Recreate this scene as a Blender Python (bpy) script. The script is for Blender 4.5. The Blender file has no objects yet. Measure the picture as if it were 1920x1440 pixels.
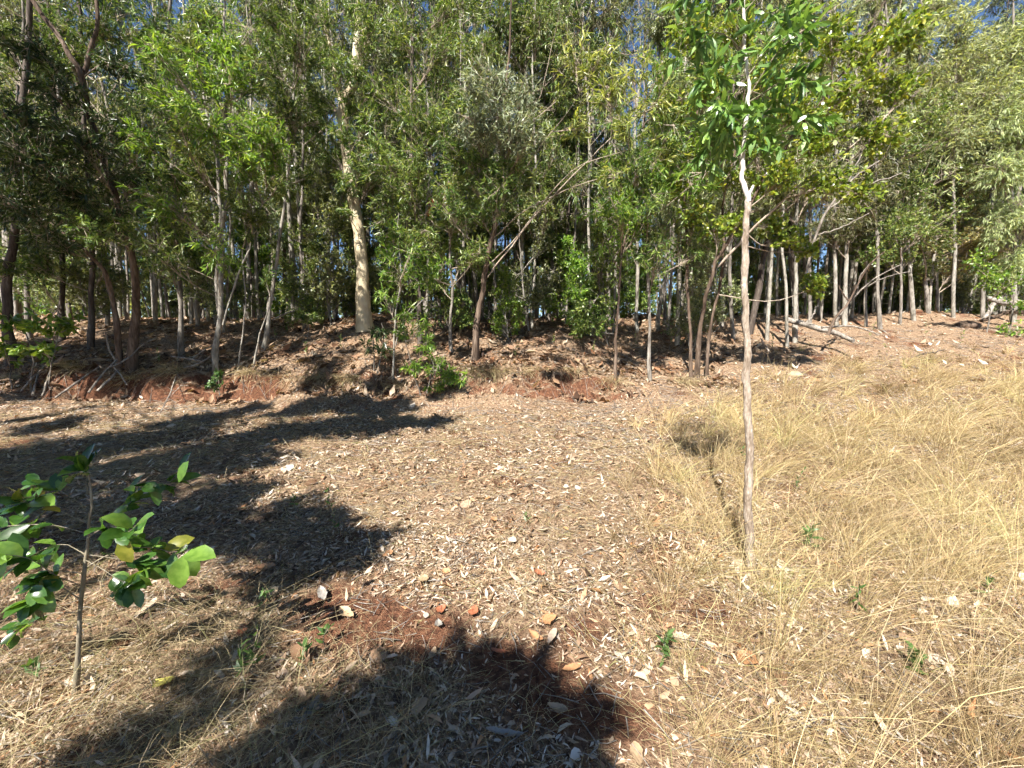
import bpy, math
import numpy as np
R = math.radians
scene = bpy.context.scene
C = scene.collection

# ------------------------------------------------------------------ camera, world, sun, exposure
EYE = 1.5
PITCH = R(-5.15)
FPX = 721.0                                   # focal length in pixels of a 1920 wide frame
cd = bpy.data.cameras.new('camera'); cam = bpy.data.objects.new('camera', cd); C.objects.link(cam)
cd.sensor_width = 36.0; cd.lens = 36.0 * FPX / 1920.0
cd.clip_start = 0.05; cd.clip_end = 3000.0
cam.location = (0, 0, EYE); cam.rotation_euler = (math.pi / 2 + PITCH, 0, 0)
scene.camera = cam

SUN_EL = R(47.0)
LH = np.array([0.40, 0.917]); LH = LH / np.linalg.norm(LH)      # way the light travels over the ground
w = bpy.data.worlds.new('World'); scene.world = w; w.use_nodes = True
nt = w.node_tree; bg = nt.nodes['Background']
sky = nt.nodes.new('ShaderNodeTexSky'); sky.sky_type = 'NISHITA'; sky.sun_disc = False
sky.sun_elevation = SUN_EL; sky.sun_rotation = math.atan2(-LH[0], -LH[1])
sky.altitude = 1200; sky.air_density = 1.0; sky.dust_density = 0.1; sky.ozone_density = 4.0
nt.links.new(sky.outputs[0], bg.inputs['Color']); bg.inputs['Strength'].default_value = 0.055
sd = bpy.data.lights.new('sun', 'SUN'); sun = bpy.data.objects.new('sun', sd); C.objects.link(sun)
sd.energy = 5.0; sd.angle = R(0.55); sd.color = (1.0, 0.955, 0.88)
from mathutils import Vector
ldir = Vector((LH[0] * math.cos(SUN_EL), LH[1] * math.cos(SUN_EL), -math.sin(SUN_EL)))
sun.rotation_euler = ldir.to_track_quat('-Z', 'Y').to_euler()
scene.view_settings.view_transform = 'Standard'; scene.view_settings.look = 'None'
scene.view_settings.exposure = 1.7; scene.view_settings.gamma = 1.0
scene.view_settings.use_curve_mapping = False
scene.cycles.max_bounces = 4; scene.cycles.diffuse_bounces = 3; scene.cycles.glossy_bounces = 1; scene.cycles.transmission_bounces = 2; scene.cycles.use_light_tree = False
scene.cycles.use_adaptive_sampling = True; scene.cycles.adaptive_threshold = 0.03; scene.cycles.adaptive_min_samples = 24
scene.cycles.transparent_max_bounces = 4

# ------------------------------------------------------------------ small maths
def nrm(v):
    return v / np.maximum(np.linalg.norm(v, axis=-1, keepdims=True), 1e-9)
def runit(rng, n):
    return nrm(rng.normal(size=(n, 3)))
def hash2(i, j, s):
    h = (i.astype(np.int64) * 374761393 + j.astype(np.int64) * 668265263 + s * 974711) & 0xffffffff
    h = ((h ^ (h >> 13)) * 1274126177) & 0xffffffff
    return ((h ^ (h >> 16)) & 0xffff) / 65535.0
def vnoise(x, y, s=0):
    i = np.floor(x); j = np.floor(y); fx = x - i; fy = y - j
    fx = fx * fx * (3 - 2 * fx); fy = fy * fy * (3 - 2 * fy)
    i = i.astype(np.int64); j = j.astype(np.int64)
    a = hash2(i, j, s); b = hash2(i + 1, j, s); c = hash2(i, j + 1, s); d = hash2(i + 1, j + 1, s)
    return (a * (1 - fx) + b * fx) * (1 - fy) + (c * (1 - fx) + d * fx) * fy - 0.5
def fbm(x, y, s=0, o=4):
    t = 0; a = 1.0
    for k in range(o):
        t = t + a * vnoise(x * 2 ** k + 17.3 * k, y * 2 ** k - 9.1 * k, s + k); a *= 0.5
    return t
def sstep(a, b, x):
    t = np.clip((x - a) / (b - a), 0, 1); return t * t * (3 - 2 * t)

LY = [-300, -30, 0, 3, 6, 7.35, 7.7, 9, 10, 11.5, 13, 16, 30, 60, 300, 600]
LZ = [-9, -1.4, 0, .12, .36, .50, 1.02, 1.5, 1.93, 2.33, 2.52, 2.55, 2.1, 0.0, -16, -30]
GY = [-300, -30, 0, 3, 6, 6.9, 7.4, 8.0, 9, 10, 11.5, 13, 16, 30, 60, 300, 600]
GZ = [-9, -1.4, 0, .12, .36, .46, .66, 1.10, 1.5, 1.93, 2.33, 2.52, 2.55, 2.1, 0.0, -16, -30]
RY = [-300, -30, 0, 3, 6, 8, 10, 12, 14, 17, 30, 60, 300, 600]
RZ = [-9, -1.4, 0, .13, .42, .85, 1.45, 2.12, 2.66, 2.95, 2.5, 0.2, -16, -30]
def zg(x, y):
    x = np.asarray(x, float); y = np.asarray(y, float)
    sh = 0.35 * vnoise(x * 0.45, x * 0 + 3.3, 5) + 0.30 * vnoise(x * 1.7, x * 0 + 1.3, 6) + 0.10 * vnoise(x * 5, x * 0, 7)
    near = np.exp(-((y - 7.5) / 1.2) ** 2)
    yl = y - sh * near + near * 0.10 * fbm(x * 6, y * 6, 40, 3)
    yl = yl + near * (0.24 * fbm(x * 2.2, y * 2.2, 44, 3) + .10 * fbm(x * 9, y * 9, 48, 2))
    soft = sstep(-.12, .30, fbm(x * .8 + 3.1, y * .15, 46, 3) + .14)
    zl = np.interp(yl, LY, LZ) * (1 - soft) + np.interp(yl, GY, GZ) * soft; zr = np.interp(y, RY, RZ)
    t = sstep(1.3, 3.4, x + 0.5 * vnoise(y * 0.8, x * 0.3, 9))
    z = zl * (1 - t) + zr * t
    z = z + 0.28 * np.exp(-(((x + 3.7) / 1.3) ** 2 + ((y - 10.6) / 1.5) ** 2))
    z = z + 0.22 * np.exp(-(((x - 15.3) / 2.0) ** 2 + ((y - 14.5) / 1.3) ** 2))
    amp = np.clip((np.abs(y) + np.abs(x)) / 8, 0.35, 1.5)
    z = z + amp * (0.10 * fbm(x * 0.55, y * 0.55, 1, 3) + 0.035 * fbm(x * 3.1, y * 3.1, 2, 3))
    z = z + 0.018 * fbm(x * 11, y * 11, 3, 2)
    return z
Z0 = float(zg(0, 0)); _zg = zg
def zg(x, y): return _zg(x, y) - Z0
def at(px, py, Y):
    """point of the line of sight through a pixel of the 1920x1440 photograph at depth Y"""
    u = (px - 960) / FPX; v = (720 - py) / FPX
    d = np.array([u, math.cos(PITCH) - v * math.sin(PITCH), math.sin(PITCH) + v * math.cos(PITCH)])
    return np.array([0, 0, EYE]) + d * (Y / d[1])
def hit(px, py):
    """where that line of sight meets the ground"""
    t = np.linspace(0.8, 40, 6000)
    p0 = at(px, py, 1.0) - np.array([0, 0, EYE])
    P = np.array([0, 0, EYE]) + p0 * t[:, None]
    k = np.argmax(P[:, 2] < zg(P[:, 0], P[:, 1]))
    q = P[k].copy(); q[2] = zg(q[0], q[1]); return q
def spline(pts, n):
    p = np.asarray(pts, float)
    if len(p) == 2:
        return p[0] + (p[1] - p[0]) * np.linspace(0, 1, n)[:, None]
    q = np.vstack([2 * p[0] - p[1], p, 2 * p[-1] - p[-2]])
    t = np.linspace(0, len(p) - 1 - 1e-6, n); i = t.astype(int); f = (t - i)[:, None]
    a, b, c, d = q[i], q[i + 1], q[i + 2], q[i + 3]
    return 0.5 * (2 * b + (c - a) * f + (2 * a - 5 * b + 4 * c - d) * f ** 2 + (3 * b - a - 3 * c + d) * f ** 3)

# ------------------------------------------------------------------ mesh builders
def mk_mesh(name, verts, quads=None, tris=None, smooth=False):
    me = bpy.data.meshes.new(name)
    verts = np.asarray(verts, np.float32); nv = len(verts)
    q = np.zeros((0, 4), np.int32) if quads is None else np.asarray(quads, np.int32).reshape(-1, 4)
    t = np.zeros((0, 3), np.int32) if tris is None else np.asarray(tris, np.int32).reshape(-1, 3)
    me.vertices.add(nv); me.vertices.foreach_set('co', verts.ravel())
    loops = np.concatenate([q.ravel(), t.ravel()]).astype(np.int32)
    me.loops.add(len(loops)); me.loops.foreach_set('vertex_index', loops)
    n = len(q) + len(t); me.polygons.add(n)
    starts = np.concatenate([np.arange(len(q)) * 4, len(q) * 4 + np.arange(len(t)) * 3]).astype(np.int32)
    me.polygons.foreach_set('loop_start', starts)
    if smooth: me.polygons.foreach_set('use_smooth', np.ones(n, bool))
    me.update(calc_edges=True); me.validate(); return me
class MB:
    def __init__(s): s.v = []; s.q = []; s.t = []; s.n = 0
    def add(s, v, q=None, t=None):
        s.v.append(np.asarray(v, float).reshape(-1, 3))
        if q is not None and len(q): s.q.append(np.asarray(q).reshape(-1, 4) + s.n)
        if t is not None and len(t): s.t.append(np.asarray(t).reshape(-1, 3) + s.n)
        s.n += len(s.v[-1])
    def tubes(s, P, Rd, sides=3, cap=False):
        """P (n,k,3) centre lines, Rd (n,k) radii"""
        P = np.asarray(P, float); Rd = np.asarray(Rd, float)
        n, k, _ = P.shape
        T = nrm(np.gradient(P, axis=1))
        ax = nrm(T.mean(1)); ref = np.where(np.abs(ax[:, 2:3]) > 0.8, np.array([[1., 0.13, 0]]), np.array([[0.1, 0, 1.]]))
        U = nrm(np.cross(T, ref[:, None, :])); W = np.cross(T, U)
        a = np.arange(sides) * 2 * math.pi / sides
        ring = P[:, :, None, :] + Rd[:, :, None, None] * (np.cos(a)[None, None, :, None] * U[:, :, None, :] + np.sin(a)[None, None, :, None] * W[:, :, None, :])
        base = (np.arange(n) * k * sides)[:, None, None] + (np.arange(k - 1) * sides)[None, :, None]
        i = np.arange(sides)[None, None, :]; j = (np.arange(sides) + 1) % sides
        Q = np.stack([base + i, base + j, base + sides + j, base + sides + i], -1)
        s.add(ring, Q)
        if cap:
            for m in range(n):
                for e in (0, k - 1):
                    o = s.n; ctr = P[m, e]
                    s.add(np.vstack([ring[m, e], ctr[None]]), None, [[x, (x + 1) % sides, sides] for x in range(sides)])
    def build(s, name, mat, parent=None, smooth=False):
        v = np.concatenate(s.v); q = np.concatenate(s.q) if s.q else None; t = np.concatenate(s.t) if s.t else None
        return link(name, mk_mesh(name, v, q, t, smooth), mat, parent)
def link(name, me, mat, parent=None):
    if mat is not None and not me.materials: me.materials.append(mat)
    o = bpy.data.objects.new(name, me); C.objects.link(o)
    if parent is not None: o.parent = parent
    return o
def tag(o, label=None, cat=None, group=None, kind=None):
    if label: o['label'] = label
    if cat: o['category'] = cat
    if group: o['group'] = group
    if kind: o['kind'] = kind
    return o
def empty(name, loc):
    o = bpy.data.objects.new(name, None); C.objects.link(o); o.location = [float(a) for a in loc]; o.empty_display_size = 0.1
    return o

# leaf outlines: (along, across, lift); quads, tris
TPL = {
 'lance2': (np.array([[0, 0, 0], [.42, .5, .03], [1, 0, -.10], [.42, -.5, .03]]), [], [[0, 2, 1], [0, 3, 2]]),
 'lance4': (np.array([[0, 0, 0], [.3, .5, .05], [.3, -.5, .05], [.68, .4, .0], [.68, -.4, .0], [1, 0, -.16]]), [[1, 2, 4, 3]], [[0, 2, 1], [3, 4, 5]]),
 'round4': (np.array([[0, 0, 0], [.28, .46, .06], [.28, -.46, .06], [.75, .40, .02], [.75, -.40, .02], [1, 0, -.08]]), [[1, 2, 4, 3]], [[0, 2, 1], [3, 4, 5]]),
 'broad8': (np.array([[0, 0, 0], [.22, .34, .07], [.22, 0, .0], [.22, -.34, .07], [.52, .5, .07], [.52, 0, .0], [.52, -.5, .07], [.82, .34, .0], [.82, 0, -.04], [.82, -.34, .0], [1, 0, -.12]]),
            [[1, 2, 5, 4], [2, 3, 6, 5], [4, 5, 8, 7], [5, 6, 9, 8]], [[0, 2, 1], [0, 3, 2], [7, 8, 10], [8, 9, 10]]),
}
def leaves_into(mb, rng, pos, d, up, L, W, tpl, curl=1.0):
    T, q, t = TPL[tpl]; n = len(pos); k = len(T)
    d = nrm(d); side = nrm(np.cross(d, up)); nn = np.cross(side, d)
    L = np.asarray(L)[:, None, None]; W = np.asarray(W)[:, None, None]
    cv = (curl * np.ones(n))[:, None, None]
    V = pos[:, None, :] + T[None, :, 0:1] * L * d[:, None, :] + T[None, :, 1:2] * W * side[:, None, :] + T[None, :, 2:3] * L * cv * nn[:, None, :]
    off = (np.arange(n) * k)[:, None, None]
    mb.add(V, (off + np.array(q)[None]) if len(q) else None, (off + np.array(t)[None]) if len(t) else None)

# ------------------------------------------------------------------ materials
def newmat(name):
    m = bpy.data.materials.new(name); m.use_nodes = True
    return m, m.node_tree.nodes, m.node_tree.links, m.node_tree.nodes['Principled BSDF'], m.node_tree.nodes['Material Output']
def ramp(N, cols, pos=None, interp='LINEAR'):
    r = N.new('ShaderNodeValToRGB'); e = r.color_ramp; e.interpolation = interp
    pos = pos if pos is not None else np.linspace(0, 1, len(cols))
    while len(e.elements) < len(cols): e.elements.new(0.5)
    for i, c in enumerate(cols):
        e.elements[i].position = float(pos[i]); e.elements[i].color = (*c, 1)
    return r
def leaf_mat(name, cols, trans=0.3, rough=0.42, pos=None, tcol=1.8, objvar=0.0, spec=0.45, patch=None, tone=False):
    m, N, L, p, out = newmat(name)
    g = N.new('ShaderNodeNewGeometry'); r = ramp(N, cols, pos); L.new(g.outputs['Random Per Island'], r.inputs[0])
    col = r.outputs[0]
    if objvar:
        oi = N.new('ShaderNodeObjectInfo'); hs = N.new('ShaderNodeHueSaturation')
        mr = N.new('ShaderNodeMapRange'); mr.inputs[3].default_value = 1 - objvar; mr.inputs[4].default_value = 1 + objvar
        L.new(oi.outputs['Random'], mr.inputs[0]); L.new(mr.outputs[0], hs.inputs['Value'])
        mr2 = N.new('ShaderNodeMapRange'); mr2.inputs[3].default_value = 0.5 - objvar * .07; mr2.inputs[4].default_value = 0.5 + objvar * .05
        mu = N.new('ShaderNodeMath'); mu.operation = 'FRACT'; m7 = N.new('ShaderNodeMath'); m7.operation = 'MULTIPLY'; m7.inputs[1].default_value = 7.31
        L.new(oi.outputs['Random'], m7.inputs[0]); L.new(m7.outputs[0], mu.inputs[0]); L.new(mu.outputs[0], mr2.inputs[0]); L.new(mr2.outputs[0], hs.inputs['Hue'])
        L.new(col, hs.inputs['Color']); col = hs.outputs[0]
    if patch:
        tc = N.new('ShaderNodeTexCoord'); n = N.new('ShaderNodeTexNoise'); n.inputs['Scale'].default_value = patch[0]; n.inputs['Detail'].default_value = 5; L.new(tc.outputs['Object'], n.inputs['Vector'])
        rr = ramp(N, [(0, 0, 0), (1, 1, 1)], [.42, .66]); L.new(n.outputs[0], rr.inputs[0])
        mu = N.new('ShaderNodeMixRGB'); mu.blend_type = 'MULTIPLY'; mu.inputs[2].default_value = (*patch[1], 1); L.new(rr.outputs[0], mu.inputs[0]); L.new(col, mu.inputs[1]); col = mu.outputs[0]
    if tone:
        ta = N.new('ShaderNodeAttribute'); ta.attribute_name = 'tone'; tr_ = ramp(N, [(.5, .43, .38), (.85, .80, .76), (1.15, 1.1, 1.0), (.86, 1.0, .72)], [0, .35, .7, 1]); L.new(ta.outputs['Fac'], tr_.inputs[0])
        mu = N.new('ShaderNodeMixRGB'); mu.blend_type = 'MULTIPLY'; mu.inputs[0].default_value = 1; L.new(tr_.outputs[0], mu.inputs[2]); L.new(col, mu.inputs[1]); col = mu.outputs[0]
    L.new(col, p.inputs['Base Color']); p.inputs['Roughness'].default_value = rough
    p.inputs['Specular IOR Level'].default_value = spec
    if trans > 0:
        t = N.new('ShaderNodeBsdfTranslucent'); mx = N.new('ShaderNodeMixShader'); mx.inputs[0].default_value = trans
        sc = N.new('ShaderNodeMixRGB'); sc.blend_type = 'MULTIPLY'; sc.inputs[0].default_value = 1; sc.inputs[2].default_value = (tcol * 1.05, tcol, tcol * .45, 1)
        L.new(col, sc.inputs[1]); L.new(sc.outputs[0], t.inputs['Color'])
        L.new(p.outputs[0], mx.inputs[1]); L.new(t.outputs[0], mx.inputs[2]); L.new(mx.outputs[0], out.inputs[0])
    return m
def bark_mat(name, cols, pos=None, scale=9, stretch=0.18, bump=0.5, rough=0.85, dist=0.01, detail=8):
    m, N, L, p, out = newmat(name)
    tc = N.new('ShaderNodeTexCoord'); mp = N.new('ShaderNodeMapping'); mp.inputs['Scale'].default_value = (1, 1, stretch)
    oi = N.new('ShaderNodeObjectInfo'); ad = N.new('ShaderNodeVectorMath'); ad.operation = 'ADD'
    ms = N.new('ShaderNodeMath'); ms.operation = 'MULTIPLY'; ms.inputs[1].default_value = 37.0
    L.new(oi.outputs['Random'], ms.inputs[0]); L.new(tc.outputs['Object'], ad.inputs[0]); L.new(ms.outputs[0], ad.inputs[1])
    L.new(ad.outputs[0], mp.inputs[0])
    n1 = N.new('ShaderNodeTexNoise'); n1.inputs['Scale'].default_value = scale; n1.inputs['Detail'].default_value = detail; n1.inputs['Roughness'].default_value = .65
    L.new(mp.outputs[0], n1.inputs['Vector'])
    n2 = N.new('ShaderNodeTexNoise'); n2.inputs['Scale'].default_value = scale * 4.5; n2.inputs['Detail'].default_value = 4
    L.new(mp.outputs[0], n2.inputs['Vector'])
    mix = N.new('ShaderNodeMixRGB'); mix.inputs[0].default_value = .35; L.new(n1.outputs[0], mix.inputs[1]); L.new(n2.outputs[0], mix.inputs[2])
    r = ramp(N, cols, pos if pos is not None else np.linspace(.32, .68, len(cols))); L.new(mix.outputs[0], r.inputs[0])
    L.new(r.outputs[0], p.inputs['Base Color']); p.inputs['Roughness'].default_value = rough; p.inputs['Specular IOR Level'].default_value = .25
    b = N.new('ShaderNodeBump'); b.inputs['Strength'].default_value = bump; b.inputs['Distance'].default_value = dist
    L.new(mix.outputs[0], b.inputs['Height']); L.new(b.outputs[0], p.inputs['Normal'])
    return m

M = {}
M['leaf_mid'] = leaf_mat('leaf_mid', [(0.03, 0.062, 0.016), (0.075, 0.125, 0.03), (0.14, 0.195, 0.048), (0.26, 0.3, 0.085)], .30, .33, [0, .35, .75, 1], objvar=.25)
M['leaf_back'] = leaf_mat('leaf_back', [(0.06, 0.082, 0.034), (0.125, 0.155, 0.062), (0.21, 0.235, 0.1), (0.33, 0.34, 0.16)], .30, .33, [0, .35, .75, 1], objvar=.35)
M['leaf_bright'] = leaf_mat('leaf_bright', [(0.05, 0.11, 0.016), (0.105, 0.195, 0.028), (0.185, 0.29, 0.042), (0.31, 0.38, 0.07)], .33, .33, [0, .4, .8, 1], objvar=.15)
M['leaf_silver'] = leaf_mat('leaf_silver', [(0.069, 0.0978, 0.0517), (0.161, 0.1955, 0.115), (0.2875, 0.322, 0.207), (0.368, 0.4025, 0.2875)], .22, .40, [0, .3, .75, 1])
M['leaf_dark'] = leaf_mat('leaf_dark', [(0.0184, 0.0391, 0.0115), (0.0345, 0.0667, 0.0184), (0.0633, 0.1035, 0.0287), (0.1035, 0.1495, 0.0403)], .25, .33, [0, .4, .8, 1], objvar=.2)  # dark greens; on the left leaning tree they paint in its shade
M['leaf_round'] = leaf_mat('leaf_round', [(0.07, 0.125, 0.02), (0.15, 0.22, 0.032), (0.26, 0.32, 0.05), (0.4, 0.39, 0.065)], .36, .33, [0, .35, .8, 1], objvar=.15)
M['leaf_tip'] = leaf_mat('leaf_tip', [(0.08, 0.115, 0.025), (0.16, 0.205, 0.05), (0.29, 0.32, 0.085), (0.42, 0.41, 0.13)], .32, .38, [0, .35, .75, 1])
M['leaf_dry'] = leaf_mat('leaf_dry', [(0.1, 0.105, 0.04), (0.2, 0.19, 0.075), (0.32, 0.28, 0.12), (0.42, 0.34, 0.16)], .3, .55, [0, .35, .75, 1])
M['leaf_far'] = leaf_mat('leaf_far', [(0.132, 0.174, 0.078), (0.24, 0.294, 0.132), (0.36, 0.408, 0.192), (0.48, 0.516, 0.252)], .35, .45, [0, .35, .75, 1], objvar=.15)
M['leaf_red'] = leaf_mat('leaf_red', [(0.24, 0.04, 0.016), (0.336, 0.08, 0.024), (0.2, 0.072, 0.032)], .35, .5)
M['leaf_gum'] = leaf_mat('leaf_gum', [(.075, .15, .035), (.13, .23, .055), (.21, .32, .08)], .3, .34, [0, .5, 1])
M['leaf_broad'] = leaf_mat('leaf_broad', [(.025, .07, .012), (.05, .115, .018), (.09, .17, .025), (.15, .20, .02)], .35, .26, [0, .45, .9, 1], spec=.6)
M['leaf_weed'] = leaf_mat('leaf_weed', [(.05, .10, .03), (.09, .16, .04)], .3, .45)
M['litter'] = leaf_mat('litter', [(.05, .03, .02), (.18, .11, .065), (.36, .26, .18), (.52, .425, .325), (.62, .55, .47), (.40, .36, .31), (.46, .23, .10)], .12, .65, [0, .26, .46, .62, .78, .88, 1], spec=.3, patch=(1.7, (.80, .66, .55)))
M['litter_brown'] = leaf_mat('litter_brown', [(.04, .022, .014), (.12, .068, .04), (.24, .15, .09), (.36, .26, .17), (.44, .36, .27), (.28, .13, .06)], .12, .62, [0, .22, .45, .7, .9, 1], spec=.3, patch=(1.1, (.72, .6, .52)))
M['grass'] = leaf_mat('grass', [(0.185, 0.126, 0.069), (0.361, 0.277, 0.146), (0.504, 0.403, 0.224), (0.554, 0.479, 0.31), (0.319, 0.302, 0.138)], .30, .5, [0, .3, .65, .92, 1], tcol=1.1, spec=.35, tone=True)
M['grass_dark'] = leaf_mat('grass_dark', [(.20, .14, .085), (.36, .28, .16), (.50, .41, .24), (.25, .26, .10)], .25, .55, [0, .4, .8, 1], tcol=1.1, spec=.3)
for nm, c in (('fallen_orange', (0.34, 0.174, 0.081)), ('fallen_rust', (0.281, 0.096, 0.044)), ('fallen_cream', (0.34, 0.266, 0.181)), ('fallen_yellow', (0.37, 0.333, 0.074)), ('fallen_grey', (0.207, 0.189, 0.167)), ('fallen_tan', (0.311, 0.215, 0.126))):
    m, N, L, p, out = newmat(nm); n = N.new('ShaderNodeTexNoise'); n.inputs['Scale'].default_value = 45; n.inputs['Detail'].default_value = 6
    tc = N.new('ShaderNodeTexCoord'); L.new(tc.outputs['Object'], n.inputs['Vector'])
    r = ramp(N, [tuple(a * .62 for a in c), c, tuple(min(a * 1.18, .8) for a in c)], [.3, .5, .72]); L.new(n.outputs[0], r.inputs[0]); L.new(r.outputs[0], p.inputs['Base Color'])
    p.inputs['Roughness'].default_value = .6; M[nm] = m
M['bark_gum'] = bark_mat('bark_gum', [(0.192, 0.145, 0.087), (0.393, 0.321, 0.206), (0.466, 0.394, 0.266), (0.517, 0.453, 0.325)], [.30, .40, .52, .70], 5, .35, .2, .7, .006)
M['bark_grey'] = bark_mat('bark_grey', [(0.034, 0.028, 0.022), (0.105, 0.09, 0.074), (0.219, 0.196, 0.167), (0.357, 0.336, 0.3)], None, 9, .2, .6)  # grey bark, lowered in tone to include foliage shade on trunks
M['bark_pale'] = bark_mat('bark_pale', [(0.042, 0.035, 0.028), (0.151, 0.135, 0.109), (0.292, 0.27, 0.23), (0.388, 0.367, 0.329)], None, 8, .3, .4)  # pale bark with some shade from the leaves put into the colour
M['bark_brown'] = bark_mat('bark_brown', [(0.022, 0.014, 0.01), (0.066, 0.044, 0.03), (0.137, 0.098, 0.072), (0.24, 0.192, 0.152)], None, 8, .16, .9, .9, .02)  # brown bark, darkened to carry the foliage shade on front trunks
M['bark_dark'] = bark_mat('bark_dark', [(.02, .015, .012), (.055, .042, .034), (.10, .08, .066), (.20, .18, .16)], None, 8, .16, .9, .9, .02)
M['bark_sapling'] = bark_mat('bark_sapling', [(0.075, 0.05, 0.034), (0.19, 0.145, 0.105), (0.32, 0.265, 0.21), (0.5, 0.46, 0.41)], None, 22, .35, 1.0, .9, .012)
M['bark_white'] = bark_mat('bark_white', [(0.22, 0.15, 0.11), (0.42, 0.36, 0.31), (0.56, 0.52, 0.47), (0.64, 0.62, 0.58)], [.30, .42, .52, .68], 14, .3, .3, .7, .004)
M['twig'] = bark_mat('twig', [(0.144, 0.108, 0.078), (0.312, 0.252, 0.192), (0.504, 0.444, 0.36)], None, 12, .5, .2)
M['deadwood'] = bark_mat('deadwood', [(0.043, 0.032, 0.026), (0.141, 0.118, 0.096), (0.265, 0.236, 0.202), (0.383, 0.356, 0.315)], None, 14, .4, .7)
M['stem_green'] = bark_mat('stem_green', [(.09, .085, .05), (.20, .17, .12), (.30, .27, .21)], None, 30, .3, .3)
def soil_mat():
    m, N, L, p, out = newmat('red_soil')
    tc = N.new('ShaderNodeTexCoord'); g = N.new('ShaderNodeNewGeometry')
    def noise(s, d=6, ro=.6):
        n = N.new('ShaderNodeTexNoise'); n.inputs['Scale'].default_value = s; n.inputs['Detail'].default_value = d; n.inputs['Roughness'].default_value = ro
        L.new(tc.outputs['Object'], n.inputs['Vector']); return n
    a = noise(1.3); b = noise(26, 8, .7); c = noise(120, 3)
    soil = ramp(N, [(.035, .017, .011), (.10, .045, .026), (.18, .082, .045), (.27, .15, .09)], [.3, .45, .58, .75]); L.new(b.outputs[0], soil.inputs[0])  # red earth, its colour darkened further for the shade on the bank
    duff = ramp(N, [(.075, .045, .03), (.19, .12, .075), (.33, .235, .15), (.45, .36, .26)], [.3, .45, .58, .75]); L.new(b.outputs[0], duff.inputs[0])
    sep = N.new('ShaderNodeSeparateXYZ'); L.new(g.outputs['True Normal'], sep.inputs[0])
    slope = ramp(N, [(1, 1, 1), (0, 0, 0)], [.48, .74]); L.new(sep.outputs[2], slope.inputs[0])
    pt = ramp(N, [(0, 0, 0), (1, 1, 1)], [.56, .66]); L.new(a.outputs[0], pt.inputs[0])
    at_ = N.new('ShaderNodeAttribute'); at_.attribute_name = 'bare'
    mx1 = N.new('ShaderNodeMath'); mx1.operation = 'MAXIMUM'; L.new(slope.outputs[0], mx1.inputs[0]); L.new(pt.outputs[0], mx1.inputs[1])
    mx2 = N.new('ShaderNodeMath'); mx2.operation = 'MAXIMUM'; L.new(mx1.outputs[0], mx2.inputs[0]); L.new(at_.outputs['Fac'], mx2.inputs[1])
    mix = N.new('ShaderNodeMixRGB'); L.new(mx2.outputs[0], mix.inputs[0]); L.new(duff.outputs[0], mix.inputs[1]); L.new(soil.outputs[0], mix.inputs[2])
    L.new(mix.outputs[0], p.inputs['Base Color']); p.inputs['Roughness'].default_value = .95; p.inputs['Specular IOR Level'].default_value = .15
    add = N.new('ShaderNodeMath'); add.operation = 'ADD'; L.new(b.outputs[0], add.inputs[0]); L.new(c.outputs[0], add.inputs[1])
    bp = N.new('ShaderNodeBump'); bp.inputs['Strength'].default_value = .9; bp.inputs['Distance'].default_value = .025; L.new(add.outputs[0], bp.inputs['Height']); L.new(bp.outputs[0], p.inputs['Normal'])
    return m
M['soil'] = soil_mat()

# ------------------------------------------------------------------ ground
ys = np.concatenate([np.linspace(-300, -22, 14), np.linspace(-20, 0.5, 42), np.arange(0.6, 6.4, .07), np.arange(6.4, 8.8, .035), np.arange(8.8, 14, .1), np.arange(14, 40, .4), np.linspace(40, 600, 30)])
xs = np.concatenate([np.linspace(-600, -46, 18), np.arange(-45, -13, .6), np.arange(-13, 13, .11), np.arange(13, 45, .6), np.linspace(46, 600, 18)])
X, Y = np.meshgrid(xs, ys); Zt = zg(X, Y)
ny, nx = X.shape; idx = np.arange(nx * ny).reshape(ny, nx)
gq = np.stack([idx[:-1, :-1], idx[:-1, 1:], idx[1:, 1:], idx[1:, :-1]], -1).reshape(-1, 4)
gm = mk_mesh('ground', np.stack([X, Y, Zt], -1).reshape(-1, 3), gq, None, True)
BARE = [(hit(690, 1165), .26), (hit(630, 1130), .16), (hit(800, 1190), .18), (hit(1030, 1290), .18), (hit(930, 1240), .14), (hit(420, 1105), .12), (hit(1330, 1150), .12), (hit(1090, 1180), .10), (hit(1240, 1130), .10), (hit(1160, 1340), .12)]
def bare(x, y):
    b = 0 * x
    for p_, r_ in BARE:
        b = np.maximum(b, np.exp(-(((x - p_[0]) / (r_ * 1.3)) ** 2 + ((y - p_[1]) / r_) ** 2) * 1.0))
    return np.clip(b * 1.6 + fbm(x * 7, y * 7, 60, 3) * .5 * (b > .08), 0, 1)
att = gm.attributes.new('bare', 'FLOAT', 'POINT'); att.data.foreach_set('value', bare(X, Y).astype(np.float32).ravel())
ground = link('ground', gm, M['soil']); tag(ground, kind='structure', label='sloping red earth ground with a low cut bank')

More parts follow.
